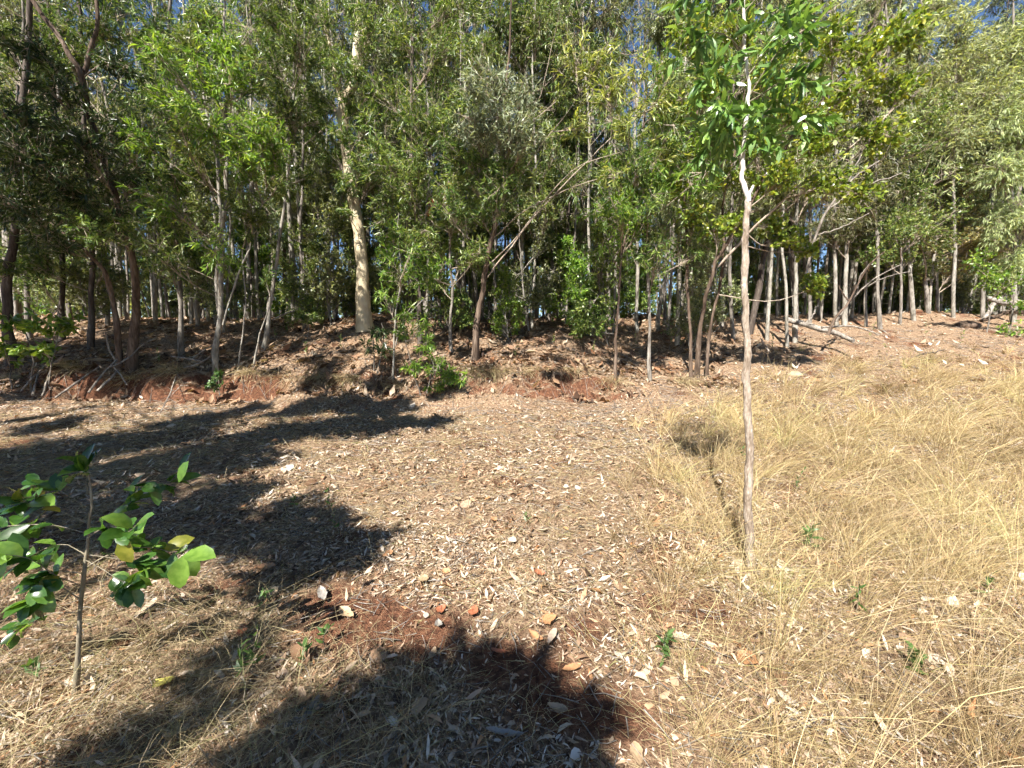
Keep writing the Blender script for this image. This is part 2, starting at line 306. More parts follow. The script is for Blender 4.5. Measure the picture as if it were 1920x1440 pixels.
# ------------------------------------------------------------------ tree builder
UP = np.array([0, 0, 1.0])
SPEC = {   # length, width/length, outline, droop, scatter
 'lance':  dict(L=.135, r=.165, tpl='lance2', droop=.45, sc=.75),
 'lance2': dict(L=.175, r=.14, tpl='lance2', droop=.95, sc=.55),
 'round':  dict(L=.070, r=.80, tpl='round4', droop=.15, sc=1.1),
 'oval':   dict(L=.085, r=.46, tpl='round4', droop=.25, sc=.9),
 'weep':   dict(L=.160, r=.13, tpl='lance4', droop=.55, sc=.55),
}
class Tree:
    def __init__(s, seed):
        s.rng = np.random.default_rng(seed); s.trunk = MB(); s.br = MB(); s.lv = {}; s.tw = []; s.lines = []; s.nl = 0
    def stem(s, pts, rad, n=20, sides=9, wob=.03, minor=False):
        """pts (m,3) way points, rad radii at them"""
        P = spline(pts, n); t = np.linspace(0, 1, n); r = np.interp(t, np.linspace(0, 1, len(rad)), rad)
        k = np.cumsum(s.rng.normal(size=(n, 3)), 0) * wob * .6; k -= np.linspace(0, 1, n)[:, None] * k[-1]; k[:, 2] *= .2
        P = P + k; r = r * (1 + .07 * s.rng.normal(size=n))
        (s.br if minor else s.trunk).tubes(P[None], r[None], sides)
        s.lines.append((P, r)); return P, r
    def clump(s, start, ctr, rad, mat, spec='lance', n_tw=26, n_lf=16, lift=.25, r0=.012, up=.25):
        rng = s.rng; start = np.asarray(start, float); ctr = np.asarray(ctr, float); rad = np.asarray(rad, float) * np.ones(3)
        d = ctr - start; ln = np.linalg.norm(d) + 1e-6
        mid = (start + ctr) / 2 + np.array([0, 0, -lift * ln * .3]) + rng.normal(size=3) * ln * .06
        P = spline([start, mid, ctr + nrm(d) * rad.mean() * .3], 8)
        s.br.tubes(P[None], np.linspace(r0, r0 * .35, 8)[None], 5)
        k = rng.integers(3 if ln < 1.3 else 6, 8, n_tw); A = P[k] + rng.normal(size=(n_tw, 3)) * .01
        u = runit(rng, n_tw) * (rng.random((n_tw, 1)) ** .45)
        E = ctr + u * rad + UP * up * rad[2] * rng.random((n_tw, 1))
        Mi = (A + E) / 2 + rng.normal(size=(n_tw, 3)) * .05 + UP * .10 * np.linalg.norm(E - A, axis=1, keepdims=True)
        t = np.linspace(0, 1, 5)[None, :, None]
        TW = (1 - t) ** 2 * A[:, None] + 2 * t * (1 - t) * Mi[:, None] + t ** 2 * E[:, None]
        s.tw.append(TW)
        s.leaves(TW, mat, spec, n_lf)
    def leaves(s, TW, mat, spec, n_lf, s0=.28):
        rng = s.rng; n_tw = len(TW); sp = SPEC[spec] if isinstance(spec, str) else spec
        a = np.repeat(np.arange(n_tw), n_lf); q = (s0 + (1.02 - s0) * rng.random(len(a)) ** .8) * 4; q = np.clip(q, 0, 3.999)
        i = q.astype(int); f = (q - i)[:, None]
        pos = TW[a, i] * (1 - f) + TW[a, i + 1] * f; tan = nrm(TW[a, i + 1] - TW[a, i])
        d = tan * .7 + runit(rng, len(a)) * sp['sc'] + np.array([0, 0, -sp['droop']]) * rng.random((len(a), 1)) * 1.6
        L = sp['L'] * rng.uniform(.6, 1.25, len(a)); W = L * sp['r'] * rng.uniform(.75, 1.2, len(a))
        upv = runit(rng, len(a)) + UP * .55
        leaves_into(s.lv.setdefault(mat, MB()), rng, pos, d, upv, L, W, sp['tpl'], rng.normal(.6, .9, len(a)))
        s.nl += len(a)
    def finish(s, name, label, cat, group=None, loc=None, bark='bark_grey', twig='twig', join=False):
        base = s.lines[0][0][0] if loc is None else np.asarray(loc, float)
        root = empty(name, base); tag(root, label, cat, group)
        off = -base
        def mv(mb): mb.v = [v + off for v in mb.v]; return mb
        if s.tw:
            st = 2 if name in ('acacia_tree', 'roundleaf_tree') else 4
            for TW in (s.tw if name != 'shade_tree' else []):
                TW = TW[:, ::st]; s.br.tubes(TW, np.linspace(.0055, .002, TW.shape[1])[None] * np.ones((len(TW), 1)), 3)
        if join and s.br.n:
            s.trunk.add(np.concatenate(s.br.v), np.concatenate(s.br.q)); s.br = MB()
        mv(s.trunk).build('trunk', M[bark], root, True)
        if s.br.n: tag(mv(s.br).build('branches', M[twig], root, True), kind='stuff')
        for mat, mb in s.lv.items(): tag(mv(mb).build('crown', M[mat], root), kind='stuff')
        return root
def pxstem(tr, D, pts, dD=0.0, **kw):
    """pts: (px, py, width px) from the base up; the first one stands on the ground at depth D"""
    P = []; r = []
    for i, (px, py, wd) in enumerate(pts):
        Yd = D + dD * i / max(1, len(pts) - 1)
        p = at(px, py, Yd)
        if i == 0 and not kw.get('free'): p[2] = zg(p[0], p[1]) - .08
        P.append(p); r.append(wd * .38 / FPX * Yd)
    k = {a: b for a, b in kw.items() if a != 'free'}
    if not kw.get('free'): r[0] *= 1.25
    if pts[-1][1] < 120: r[-1] *= .35
    if kw.get('n', 0) not in (46, 90, 40, 24): r = [a * .72 for a in r]
    return tr.stem(P, r, **k)
def nearest(line, p, below=.3):
    """a place on a stem for a limb that ends at p"""
    P = line[0]; q = p - np.array([0, 0, below]); return P[np.argmin(((P - q) ** 2).sum(1) + 3 * (P[:, 2] > p[2] + .2))]
def pxclumps(tr, D, lst, mat, spec='lance', dens=1.0, line=None, below=.5, n_lf=16):
    for c in lst:
        px, py, rp = c[:3]; Yd = D + (c[3] if len(c) > 3 else tr.rng.uniform(-.5, .3))
        p = at(px, py, Yd); rad = rp / FPX * Yd
        ln = line or min(tr.lines, key=lambda l: ((l[0] - p) ** 2).sum(1).min())
        n = max(6, int(dens * 30 * (rad / .4) ** 1.7))
        tr.clump(nearest(ln, p, below * rad / .4), p, (rad, rad * .9, rad * .85), mat, spec, n, n_lf, r0=.008 + .012 * rad)
def fill(tr, line, n, spread, mat, spec='lance', z0=3.4, z1=8.5, dens=30, rad=.45):
    overhead(tr, line, z0, z1, n, spread, mat, spec, dens, rad)
def front_fill(tr, line, n, mat, spec='lance', z0=3.0, z1=6.0, dens=26, rad=.45, w=1.0):
    P = line[0]
    for k in range(n):
        z = tr.rng.uniform(z0, z1); i = int(np.argmin(np.abs(P[:, 2] - (z - .6))))
        ctr = np.array([P[i, 0] + tr.rng.uniform(-w, w), P[i, 1] - tr.rng.uniform(.2, 1.1), z])
        tr.clump(P[i], ctr, rad * tr.rng.uniform(.7, 1.2), mat, spec, dens, 15, r0=.010)
def overhead(tr, line, z0, z1, n, spread, mat, spec='lance', dens=22, rad=.5, n_lf=14):
    rad = rad * 1.2; dens = int(dens * .9)
    P = line[0]
    for k in range(n):
        z = tr.rng.uniform(z0, z1); i = int(np.argmin(np.abs(P[:, 2] - (z - .5)))); a = tr.rng.uniform(0, 6.28)
        rr = spread * tr.rng.uniform(.25, 1)
        ctr = np.array([P[i, 0] + rr * math.cos(a), P[i, 1] + rr * math.sin(a), z])
        tr.clump(P[i], ctr, rad * tr.rng.uniform(.75, 1.2), mat, spec, dens, n_lf, r0=.014)

def caster(px, py, h):
    g = hit(px, py); return np.array([g[0] - LH[0] * (h - g[2]) / math.tan(SUN_EL), g[1] - LH[1] * (h - g[2]) / math.tan(SUN_EL), h])
# ------------------------------------------------------------------ the front trees, left to right
# pale gum
t = Tree(1); D = 9.6
l0 = pxstem(t, D, [(684, 606, 38), (680, 550, 29), (680, 500, 27), (675, 445, 27), (665, 385, 27), (656, 320, 27), (650, 275, 26), (644, 225, 25), (648, 190, 23), (664, 150, 21), (670, 90, 19), (677, 0, 18), (680, -120, 15), (676, -300, 10)], n=46, sides=14, wob=.006)
l1 = pxstem(t, D, [(645, 215, 15), (630, 150, 15), (616, 80, 13), (600, 0, 12), (580, -120, 9), (560, -220, 6)], free=True, n=18, sides=10)
overhead(t, l0, 10.5, 14, 8, 1.6, 'leaf_mid', 'lance2', 30, .6)
overhead(t, l1, 9.5, 12.5, 6, 1.2, 'leaf_mid', 'lance2', 30, .5)
pxclumps(t, D, [(655, 350, 26, -.4), (700, 160, 30, -.5), (622, 300, 34, .3), (600, 190, 40, .4), (640, 250, 30, -.6), (690, 225, 34, -.6), (672, 300, 26, -.6), (700, 330, 30, -.5), (640, 130, 34, -.8), (690, 60, 40, -.9), (650, 395, 16, -.6), (655, 190, 26, -.5), (672, 130, 28, -.5), (612, 100, 34, -.4), (600, 40, 34, -.3), (675, 20, 34, -.5), (645, 340, 20, -.45)], 'leaf_mid', 'lance', 1.0)
t.finish('gum_tree', 'thick smooth cream gum trunk forking high up, standing on the bank', 'gum tree', bark='bark_gum')

# dark forked leaning tree at left
t = Tree(2); D = 7.9
l0 = pxstem(t, D, [(243, 655, 30), (254, 590, 23), (254, 530, 21), (240, 450, 20), (218, 375, 18), (185, 270, 17), (164, 200, 17), (150, 140, 17), (118, 80, 14), (62, 0, 12), (10, -90, 9)], dD=-.8, n=30, sides=10)
l1 = pxstem(t, D - .5, [(152, 150, 12), (168, 105, 13), (181, 40, 11), (178, -40, 9), (190, -160, 6)], free=True, n=12)
l2 = pxstem(t, D, [(222, 660, 15), (208, 560, 14), (192, 505, 13), (158, 468, 10), (95, 420, 7), (40, 385, 5)], dD=-.6, n=16)
pxclumps(t, D, [(60, 300, 75, -1.5), (20, 380, 70, -1.5), (110, 350, 62, -1.2), (150, 270, 60, -1.2), (30, 230, 60, -1.4), (200, 400, 52, -.8), (90, 450, 48, -.8), (250, 330, 48, -.6), (100, 170, 50, -1), (215, 230, 50, -.8), (230, 130, 50, -.7), (60, 90, 45, -1), (275, 260, 40, -.6)], 'leaf_dark', 'lance', 1.1)
overhead(t, l0, 8.5, 11.5, 10, 2.0, 'leaf_dark', 'lance', 24, .6)
t.finish('acacia_tree', 'dark brown leaning trunk with a high fork, left of the stick pile', 'acacia tree', bark='bark_brown')

# left edge trees
for sd, D, pts, bk, lab, cl in (
  (3, 8.3, [(22, 645, 26), (14, 560, 24), (18, 470, 22), (26, 380, 19), (40, 200, 16), (48, 0, 13), (55, -200, 9)], 'bark_dark', 'thick dark trunk at the far left of the stand', [(10, 500, 30), (30, 120, 45), (0, 60, 45)]),
  (4, 9.6, [(56, 628, 14), (52, 520, 13), (50, 430, 12), (52, 300, 11), (56, 100, 10), (60, -120, 8)], 'bark_grey', 'grey slim trunk just right of the thick dark left edge trunk', [(60, 410, 35), (85, 120, 40)]),
  (5, 9.4, [(117, 625, 15), (116, 540, 13), (118, 440, 13), (116, 360, 12), (110, 200, 11), (100, 0, 9), (96, -160, 7)], 'bark_dark', 'straight dark trunk behind the broad leaved bush', [(130, 420, 40), (90, 260, 45), (120, 60, 50)]),
  (6, 9.0, [(164, 640, 17), (162, 560, 15), (160, 460, 14), (158, 360, 13), (150, 180, 12), (146, 0, 10), (140, -150, 8)], 'bark_dark', 'straight dark trunk between the broad leaved bush and the leaning forked tree', [(170, 390, 40), (190, 60, 55), (140, 110, 45)]),
  (7, 8.7, [(339, 655, 16), (337, 560, 13), (334, 470, 12), (330, 360, 12), (326, 250, 10), (318, 100, 9), (322, 0, 8), (330, -160, 6)], 'bark_grey', 'mossy grey trunk midway between the leaning forked tree and pale twin stems', [(320, 330, 45), (350, 240, 55), (300, 180, 55), (340, 90, 60), (290, 60, 45), (380, 40, 50), (300, 400, 40), (350, 470, 35)]),
):
    t = Tree(sd); l = pxstem(t, D, pts, n=22)
    front_fill(t, l, 5, 'leaf_mid'); fill(t, l, 6, 1.0, 'leaf_mid', z1=7); pxclumps(t, D, cl, 'leaf_mid', 'lance', 1.2); overhead(t, l, 9, 12.5, 4, 1.4, 'leaf_mid', 'lance2', 16, .6)
    t.finish('slender_tree', lab, 'tree', bark=bk)

# pale twin stems on the bank edge
t = Tree(8); D = 7.75
l0 = pxstem(t, D, [(411, 695, 20), (412, 640, 16), (416, 570, 14), (422, 480, 14), (430, 410, 13), (437, 345, 12), (440, 250, 10), (432, 150, 8), (428, 40, 6), (430, -80, 5)], n=26, sides=10)
l1 = pxstem(t, D + .1, [(409, 620, 11), (404, 530, 11), (411, 440, 11), (412, 380, 10), (404, 290, 9), (388, 190, 7), (380, 80, 5)], free=True, n=18)
l2 = pxstem(t, D, [(420, 610, 6), (440, 540, 6), (462, 480, 5), (478, 420, 4), (500, 350, 4)], free=True, n=10)
pxclumps(t, D, [(430, 150, 50, -.6), (485, 240, 48, -.8), (380, 150, 45, -.5), (330, 190, 42, -.4), (455, 300, 52, -.7), (400, 250, 50, -.9), (510, 285, 45, -.5), (420, 90, 45, -.3)], 'leaf_bright', 'lance', 1.15)
pxclumps(t, D, [(450, 370, 42), (360, 300, 45), (390, 340, 38), (520, 350, 38), (360, 90, 48), (470, 150, 45), (490, 420, 26)], 'leaf_mid', 'lance', 1.0)
front_fill(t, l0, 4, 'leaf_bright', z1=7); front_fill(t, l1, 4, 'leaf_mid')
overhead(t, l0, 7.5, 9.5, 4, 1.1, 'leaf_bright', 'lance', 20, .5)
t.finish('acacia_tree', 'twin pale mottled stems with bright yellow green narrow leaves on the bank edge', 'acacia tree', bark='bark_pale')

# leaning pale stem and thin stems left of the gum
t = Tree(9); D = 9.0
l = pxstem(t, D, [(494, 640, 16), (502, 590, 13), (511, 520, 11), (518, 460, 10), (527, 400, 9), (540, 300, 8), (548, 150, 7), (545, 0, 6), (550, -120, 5)], n=20)
fill(t, l, 5, .8, 'leaf_mid', 'lance', 5.6, 7.5, 24); pxclumps(t, D, [(570, 330, 28, .5), (530, 180, 55), (560, 90, 55), (520, 50, 55), (500, 120, 45), (590, 230, 30, .6)], 'leaf_mid', 'lance', 1.0)
overhead(t, l, 8.8, 11, 4, 1.2, 'leaf_mid', 'lance', 20, .5)
t.finish('slender_tree', 'pale grey stem leaning right, left of the cream gum', 'tree', bark='bark_pale')
for sd, D, pts, lab in ((10, 7.9, [(447, 680, 5), (455, 620, 5), (461, 560, 4), (456, 500, 3), (462, 440, 2)], 'thin pale whip of a sapling right of the twin pale stems'),
                        (11, 8.0, [(472, 678, 6), (482, 640, 5), (490, 605, 5), (500, 560, 3), (497, 520, 2)], 'short thin leaning sapling at the foot of the leaning pale stem')):
    t = Tree(sd); l = pxstem(t, D, pts, n=10, sides=6)
    pxclumps(t, D, [(pts[-1][0], pts[-1][1], 20)], 'leaf_mid', 'lance', .7); t.finish('thin_sapling', lab, 'sapling', bark='bark_pale')

# dark trunk with pale companion in the middle
t = Tree(12); D = 9.2
l = pxstem(t, D, [(787, 630, 17), (786, 560, 14), (783, 480, 13), (780, 400, 12), (778, 280, 11), (776, 150, 10), (778, 0, 9), (775, -150, 7)], n=20)
fill(t, l, 8, .9, 'leaf_mid', 'lance', 3.6, 7.0, 24); pxclumps(t, D, [(740, 330, 55, -.5), (710, 280, 45, -.5), (780, 300, 50, -.5), (730, 390, 42, -.4), (800, 230, 50), (740, 190, 50), (820, 100, 60), (760, 60, 60), (850, 20, 50)], 'leaf_mid', 'lance', 1.0)
pxclumps(t, D, [(812, 378, 16, -.8), (838, 360, 9, -.8)], 'leaf_red', dict(L=.13, r=.15, tpl='lance4', droop=1.6, sc=.3), .22, n_lf=9)
overhead(t, l, 9, 12, 7, 1.2, 'leaf_mid', 'lance2', 24, .6)
t.finish('slender_tree', 'dark straight trunk hung with a few dead red leaves, right of the gum', 'tree', bark='bark_dark')
t = Tree(13); D = 9.3
l = pxstem(t, D, [(799, 628, 10), (798, 540, 9), (803, 470, 8), (797, 400, 8), (805, 300, 7), (802, 180, 6), (790, 40, 5), (785, -60, 4)], n=20)
fill(t, l, 8, .9, 'leaf_mid', 'lance', 3.6, 7.0, 24); pxclumps(t, D, [(830, 330, 40), (770, 240, 40), (820, 170, 45)], 'leaf_mid', 'lance', 1.0)
t.finish('slender_tree', 'pale thin trunk pressed close beside the dark straight trunk', 'tree', bark='bark_pale')
t = Tree(14); D = 8.8
l = pxstem(t, D, [(847, 655, 13), (848, 600, 10), (851, 540, 9), (848, 460, 8), (853, 380, 7), (858, 280, 6), (866, 150, 5), (862, 20, 4)], n=18)
fill(t, l, 8, .9, 'leaf_mid', 'lance', 3.6, 7.0, 24); pxclumps(t, D, [(850, 430, 38), (880, 480, 32), (820, 470, 35), (870, 330, 45), (900, 100, 55), (870, 200, 50), (825, 530, 26)], 'leaf_mid', 'lance', .9)
front_fill(t, l, 5, 'leaf_mid', z1=5)
t.finish('slender_tree', 'thin mottled trunk between the dark straight trunk and silver leaved tree', 'tree', bark='bark_grey')

# silver leaved leaning tree with long arching branches
t = Tree(15); D = 8.5
l0 = pxstem(t, D, [(893, 662, 25), (900, 590, 19), (906, 550, 18), (916, 490, 16), (926, 440, 15), (936, 370, 13), (945, 290, 12), (948, 200, 9), (955, 80, 7), (962, -60, 5)], dD=-.6, n=26, sides=10)
for pts in ([(912, 520, 8), (950, 470, 8), (1000, 405, 7), (1070, 330, 6), (1130, 270, 5), (1195, 215, 3)], [(915, 500, 7), (965, 450, 6), (1030, 370, 5), (1090, 310, 4), (1180, 280, 3)], [(925, 445, 6), (980, 400, 6), (1050, 360, 5), (1120, 335, 4), (1200, 330, 3)],
            [(930, 420, 6), (980, 330, 5), (1030, 260, 4), (1090, 180, 3), (1110, 120, 2)], [(940, 330, 6), (985, 240, 5), (1020, 160, 4), (1040, 60, 3), (1050, -30, 2)]):
    pxstem(t, D - .2, [(a, b_, c * .6) for a, b_, c in pts], dD=-1.0, free=True, n=14, sides=6, minor=True)
pxclumps(t, D, [(925, 165, 55, -1.1), (885, 235, 50, -1.2), (970, 240, 45, -1.3), (935, 235, 50, -1.2), (985, 180, 40, -1.1), (890, 165, 40, -1), (990, 265, 30, -1.3)], 'leaf_silver', 'lance', 1.25, line=l0)
pxclumps(t, D, [(860, 290, 45, -.9), (900, 320, 45, -.8), (960, 320, 40, -.8), (840, 390, 35, -.6), (900, 400, 32, -.4)], 'leaf_mid', 'lance', 1.0, line=l0)
pxclumps(t, D, [(1140, 180, 50, -1.3), (1190, 130, 48, -1.4), (1230, 200, 45, -1.4), (1180, 250, 42, -1.4), (1120, 120, 45, -1.2), (1250, 280, 36, -1.3), (1080, 110, 42, -1.0), (1150, 330, 34, -1.2), (1090, 240, 34, -1.0), (1240, 120, 40, -1.2)], 'leaf_tip', 'weep', .62, n_lf=14)
front_fill(t, l0, 3, 'leaf_mid', z0=3.4)
overhead(t, l0, 8.0, 10, 3, 1.0, 'leaf_mid', 'lance', 20, .5)
t.finish('acacia_tree', 'brown leaning tree with silvery leaves and long bare branches arching right', 'acacia tree', bark='bark_brown')

# centre back group
for sd, D, pts, bk, lab, cl, mt in (
  (16, 11.2, [(946, 604, 9), (947, 540, 8), (950, 460, 8), (948, 380, 8), (955, 250, 7), (950, 60, 6), (952, -120, 5)], 'bark_dark', 'thin dark trunk right behind the silver leaved tree', [(960, 420, 28), (940, 60, 55)], 'leaf_mid'),
  (17, 11.6, [(967, 604, 11), (966, 540, 10), (972, 470, 9), (980, 400, 8), (975, 250, 7), (985, 60, 6), (980, -120, 5)], 'bark_dark', 'dark trunk bending right, left of the lone pale pole', [(1000, 380, 30), (990, 60, 55)], 'leaf_mid'),
  (18, 10.6, [(999, 622, 11), (1000, 560, 9), (1003, 480, 8), (1002, 400, 8), (1006, 280, 7), (1000, 140, 6), (1004, -40, 5)], 'bark_pale', 'lone pale straight pole standing forward in the centre', [(1020, 330, 34), (985, 300, 30), (1010, 60, 60)], 'leaf_mid'),
  (19, 11.8, [(1044, 602, 16), (1043, 550, 14), (1040, 500, 13), (1032, 450, 12), (1022, 410, 11), (1015, 330, 9), (1020, 150, 8), (1030, -60, 6)], 'bark_grey', 'trunk dark below and pale above where it kinks left', [(1040, 350, 36), (1050, 200, 55), (1030, 50, 60)], 'leaf_mid'),
  (20, 11.5, [(1066, 604, 21), (1064, 550, 17), (1062, 480, 15), (1062, 400, 13), (1060, 300, 12), (1068, 120, 10), (1064, -100, 7)], 'bark_dark', 'stout dark trunk beside the kinked trunk', [(1080, 340, 40), (1060, 240, 55), (1090, 120, 65), (1060, 30, 60)], 'leaf_mid'),
  (21, 11.9, [(1082, 602, 10), (1080, 520, 9), (1083, 440, 8), (1080, 300, 7), (1095, 100, 6), (1090, -100, 5)], 'bark_grey', 'slim grey trunk on the right of the stout dark trunk', [(1110, 430, 32), (1105, 200, 55), (1130, 40, 60)], 'leaf_back'),
  (22, 7.7, [(1157, 702, 12), (1158, 650, 9), (1158, 600, 9), (1168, 530, 8), (1173, 460, 8), (1184, 400, 7), (1195, 320, 6), (1205, 200, 5), (1215, 80, 4)], 'bark_brown', 'slender brown tree rooted at the right end of the cut bank', [(1205, 420, 34, -.2), (1185, 360, 34, -.2), (1230, 360, 34, -.3), (1180, 440, 28), (1215, 310, 30, -.3)], 'leaf_bright'),
  (23, 8.0, [(1221, 682, 12), (1219, 620, 10), (1218, 540, 9), (1213, 470, 9), (1207, 400, 8), (1200, 330, 6), (1208, 200, 5), (1200, 60, 4)], 'bark_grey', 'slender grey tree between the brown bank tree and mottled white pole', [(1250, 320, 36), (1170, 300, 34), (1200, 480, 26)], 'leaf_mid'),
  (24, 10.4, [(1269, 618, 17), (1271, 560, 14), (1272, 480, 13), (1273, 400, 12), (1278, 320, 12), (1282, 240, 10), (1280, 120, 9), (1290, -60, 7)], 'bark_pale', 'mottled white pole trunk left of the leaning many stemmed tree', [(1300, 220, 50), (1260, 160, 55), (1320, 110, 60), (1270, 40, 60)], 'leaf_back'),
  (25, 11.4, [(1234, 598, 13), (1240, 550, 12), (1248, 490, 10), (1255, 430, 9), (1262, 330, 8), (1250, 150, 7), (1250, -60, 5)], 'bark_grey', 'grey trunk leaning right behind the mottled white pole', [(1240, 240, 50), (1235, 60, 60)], 'leaf_back'),
):
    t = Tree(sd); l = pxstem(t, D, pts, n=20)
    if sd in (18, 22, 23, 24): front_fill(t, l, 6, mt, z0=3.0 if D < 9 else 4.0, z1=6.0 if D < 9 else 7.0, w=1.1)
    pxclumps(t, D, cl, mt, 'round' if sd == 22 else ('lance' if D < 9 else 'lance2'), .95 if D < 9 else .8)
    fill(t, l, 8, .9, mt, 'lance2' if D > 9 else 'lance', 4.2 if D > 9 else 3.2, 8.5 if D > 9 else 6.5, 22)
    if D > 9: overhead(t, l, 10, 13.5, 3, 1.3, mt, 'lance2', 22, .6)
    t.finish('slender_tree', lab, 'tree', bark=bk)

# leaning many stemmed round leaved tree
t = Tree(26); D = 8.2
l0 = pxstem(t, D, [(1308, 668, 16), (1312, 610, 13), (1322, 560, 12), (1345, 490, 12), (1385, 420, 11), (1435, 330, 12), (1480, 260, 10), (1540, 190, 8), (1600, 110, 6), (1650, 20, 4)], dD=-2.0, n=28)
l1 = pxstem(t, D, [(1296, 676, 12), (1294, 610, 10), (1290, 540, 9), (1296, 460, 8), (1290, 380, 7), (1298, 300, 6), (1310, 200, 5), (1320, 80, 3)], n=18)
l2 = pxstem(t, D, [(1328, 668, 11), (1334, 600, 9), (1345, 540, 8), (1352, 470, 8), (1358, 380, 7), (1380, 280, 5), (1400, 150, 4)], dD=-.5, n=18)
l3 = pxstem(t, D - .6, [(1345, 500, 9), (1400, 440, 8), (1450, 390, 7), (1520, 330, 6), (1600, 270, 4), (1680, 200, 3)], dD=-1.2, free=True, n=16, minor=True)
pxclumps(t, D, [(1300, 400, 38, -.7), (1270, 360, 28, -.7), (1335, 430, 32, -.8), (1385, 420, 30, -.9), (1480, 450, 36, -.8), (1530, 535, 30, -.5), (1450, 420, 30, -.9), (1510, 470, 28, -.7)], 'leaf_round', 'round', 1.4)
pxclumps(t, D, [(1350, 250, 50, -1), (1300, 290, 42, -.8), (1470, 330, 46, -1.4), (1540, 260, 58, -1.7), (1600, 170, 60, -2), (1560, 340, 50, -1.6), (1640, 90, 55, -2), (1490, 200, 52, -1.6), (1650, 260, 48, -1.8), (1420, 270, 42, -1.2), (1700, 60, 50, -2), (1560, 80, 55, -1.8), (1330, 160, 52, -.8), (1620, 360, 40, -1.4), (1690, 170, 42, -1.8), (1280, 200, 45, -.6), (1380, 60, 55, -.8), (1300, 60, 50, -.4), (1450, 120, 50, -1.2), (1420, 350, 36, -1), (1360, 340, 36, -.8)], 'leaf_round', 'oval', 1.15)
t.finish('roundleaf_tree', 'many stemmed tree leaning right with yellow green rounded leaves behind the sapling', 'tree', bark='bark_brown')

# right side trees
for sd, D, pts, bk, lab, cl, mt, sp in (
  (27, 10.5, [(1478, 612, 10), (1477, 540, 9), (1474, 450, 9), (1478, 330, 8), (1486, 180, 7), (1490, 0, 6), (1495, -120, 5)], 'bark_pale', 'pale pole trunk right of the grey barked sapling, behind the long log', [(1440, 120, 60), (1500, 40, 60)], 'leaf_back', 'lance2'),
  (28, 10.8, [(1495, 606, 13), (1493, 540, 12), (1490, 460, 11), (1500, 330, 9), (1515, 160, 8), (1520, -60, 6)], 'bark_pale', 'white mottled trunk directly behind the upper end of the long log', [(1530, 330, 50), (1540, 150, 60), (1500, 250, 50)], 'leaf_back', 'lance2'),
  (29, 12.5, [(1586, 592, 14), (1584, 540, 12), (1586, 470, 11), (1588, 380, 10), (1600, 220, 9), (1610, 0, 7)], 'bark_pale', 'pale trunk behind the bare dead branch on the right', [(1600, 420, 44), (1640, 330, 60), (1620, 200, 70), (1560, 420, 40)], 'leaf_back', 'lance2'),
  (30, 12.6, [(1625, 590, 8), (1624, 520, 7), (1628, 430, 7), (1640, 300, 6), (1650, 120, 5)], 'bark_pale', 'thin pale stem beyond the low crest, right of the dead branch', [(1660, 440, 50), (1690, 360, 60), (1640, 480, 35)], 'leaf_mid', 'oval'),
  (31, 14.0, [(1742, 582, 12), (1738, 520, 11), (1740, 440, 10), (1735, 330, 9), (1745, 230, 7), (1750, 120, 4)], 'bark_grey', 'grey trunk of the pair on the crest left of the log pile', [(1720, 440, 60), (1760, 350, 70), (1700, 300, 60), (1780, 250, 70), (1740, 500, 35)], 'leaf_mid', 'oval'),
  (32, 14.2, [(1758, 580, 8), (1755, 520, 8), (1750, 440, 7), (1765, 330, 7), (1775, 270, 6), (1780, 200, 4)], 'bark_pale', 'pale thinner trunk of the pair on the crest left of the log pile', [(1800, 430, 55), (1830, 340, 65), (1800, 500, 35), (1850, 470, 45)], 'leaf_dry', 'oval'),
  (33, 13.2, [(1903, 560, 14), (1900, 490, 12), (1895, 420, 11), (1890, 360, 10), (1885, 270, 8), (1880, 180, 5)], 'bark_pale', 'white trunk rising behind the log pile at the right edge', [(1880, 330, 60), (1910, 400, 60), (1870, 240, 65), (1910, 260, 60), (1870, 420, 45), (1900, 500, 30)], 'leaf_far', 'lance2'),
  (34, 12.8, [(1688, 588, 8), (1690, 530, 7), (1686, 440, 7), (1680, 320, 5), (1690, 220, 3)], 'bark_grey', 'thin grey stem standing alone on the crest between the dead branch and paired trunks', [(1690, 420, 50), (1720, 230, 60), (1670, 260, 50)], 'leaf_mid', 'oval'),
):
    t = Tree(sd); l = pxstem(t, D, pts, n=18)
    fill(t, l, 9, 1.2, mt, sp, 4.5, 8.2); pxclumps(t, D, cl, mt, sp, .9)
    if sd < 31: overhead(t, l, 10, 13, 3, 1.4, mt, 'lance2', 16, .7)
    t.finish('slender_tree', lab, 'tree', bark=bk)

# tall pale green gums at top right
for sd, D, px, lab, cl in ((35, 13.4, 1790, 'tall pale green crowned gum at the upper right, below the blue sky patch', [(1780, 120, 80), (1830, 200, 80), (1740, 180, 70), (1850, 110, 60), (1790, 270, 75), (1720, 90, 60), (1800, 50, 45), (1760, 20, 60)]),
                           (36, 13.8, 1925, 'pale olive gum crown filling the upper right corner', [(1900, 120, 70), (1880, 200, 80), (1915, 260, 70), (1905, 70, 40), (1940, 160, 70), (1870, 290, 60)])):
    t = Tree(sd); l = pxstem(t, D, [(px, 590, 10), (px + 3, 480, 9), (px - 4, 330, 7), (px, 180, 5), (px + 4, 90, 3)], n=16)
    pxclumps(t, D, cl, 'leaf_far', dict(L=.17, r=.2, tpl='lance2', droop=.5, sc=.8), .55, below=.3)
    t.finish('gum_tree', lab, 'gum tree', bark='bark_pale')

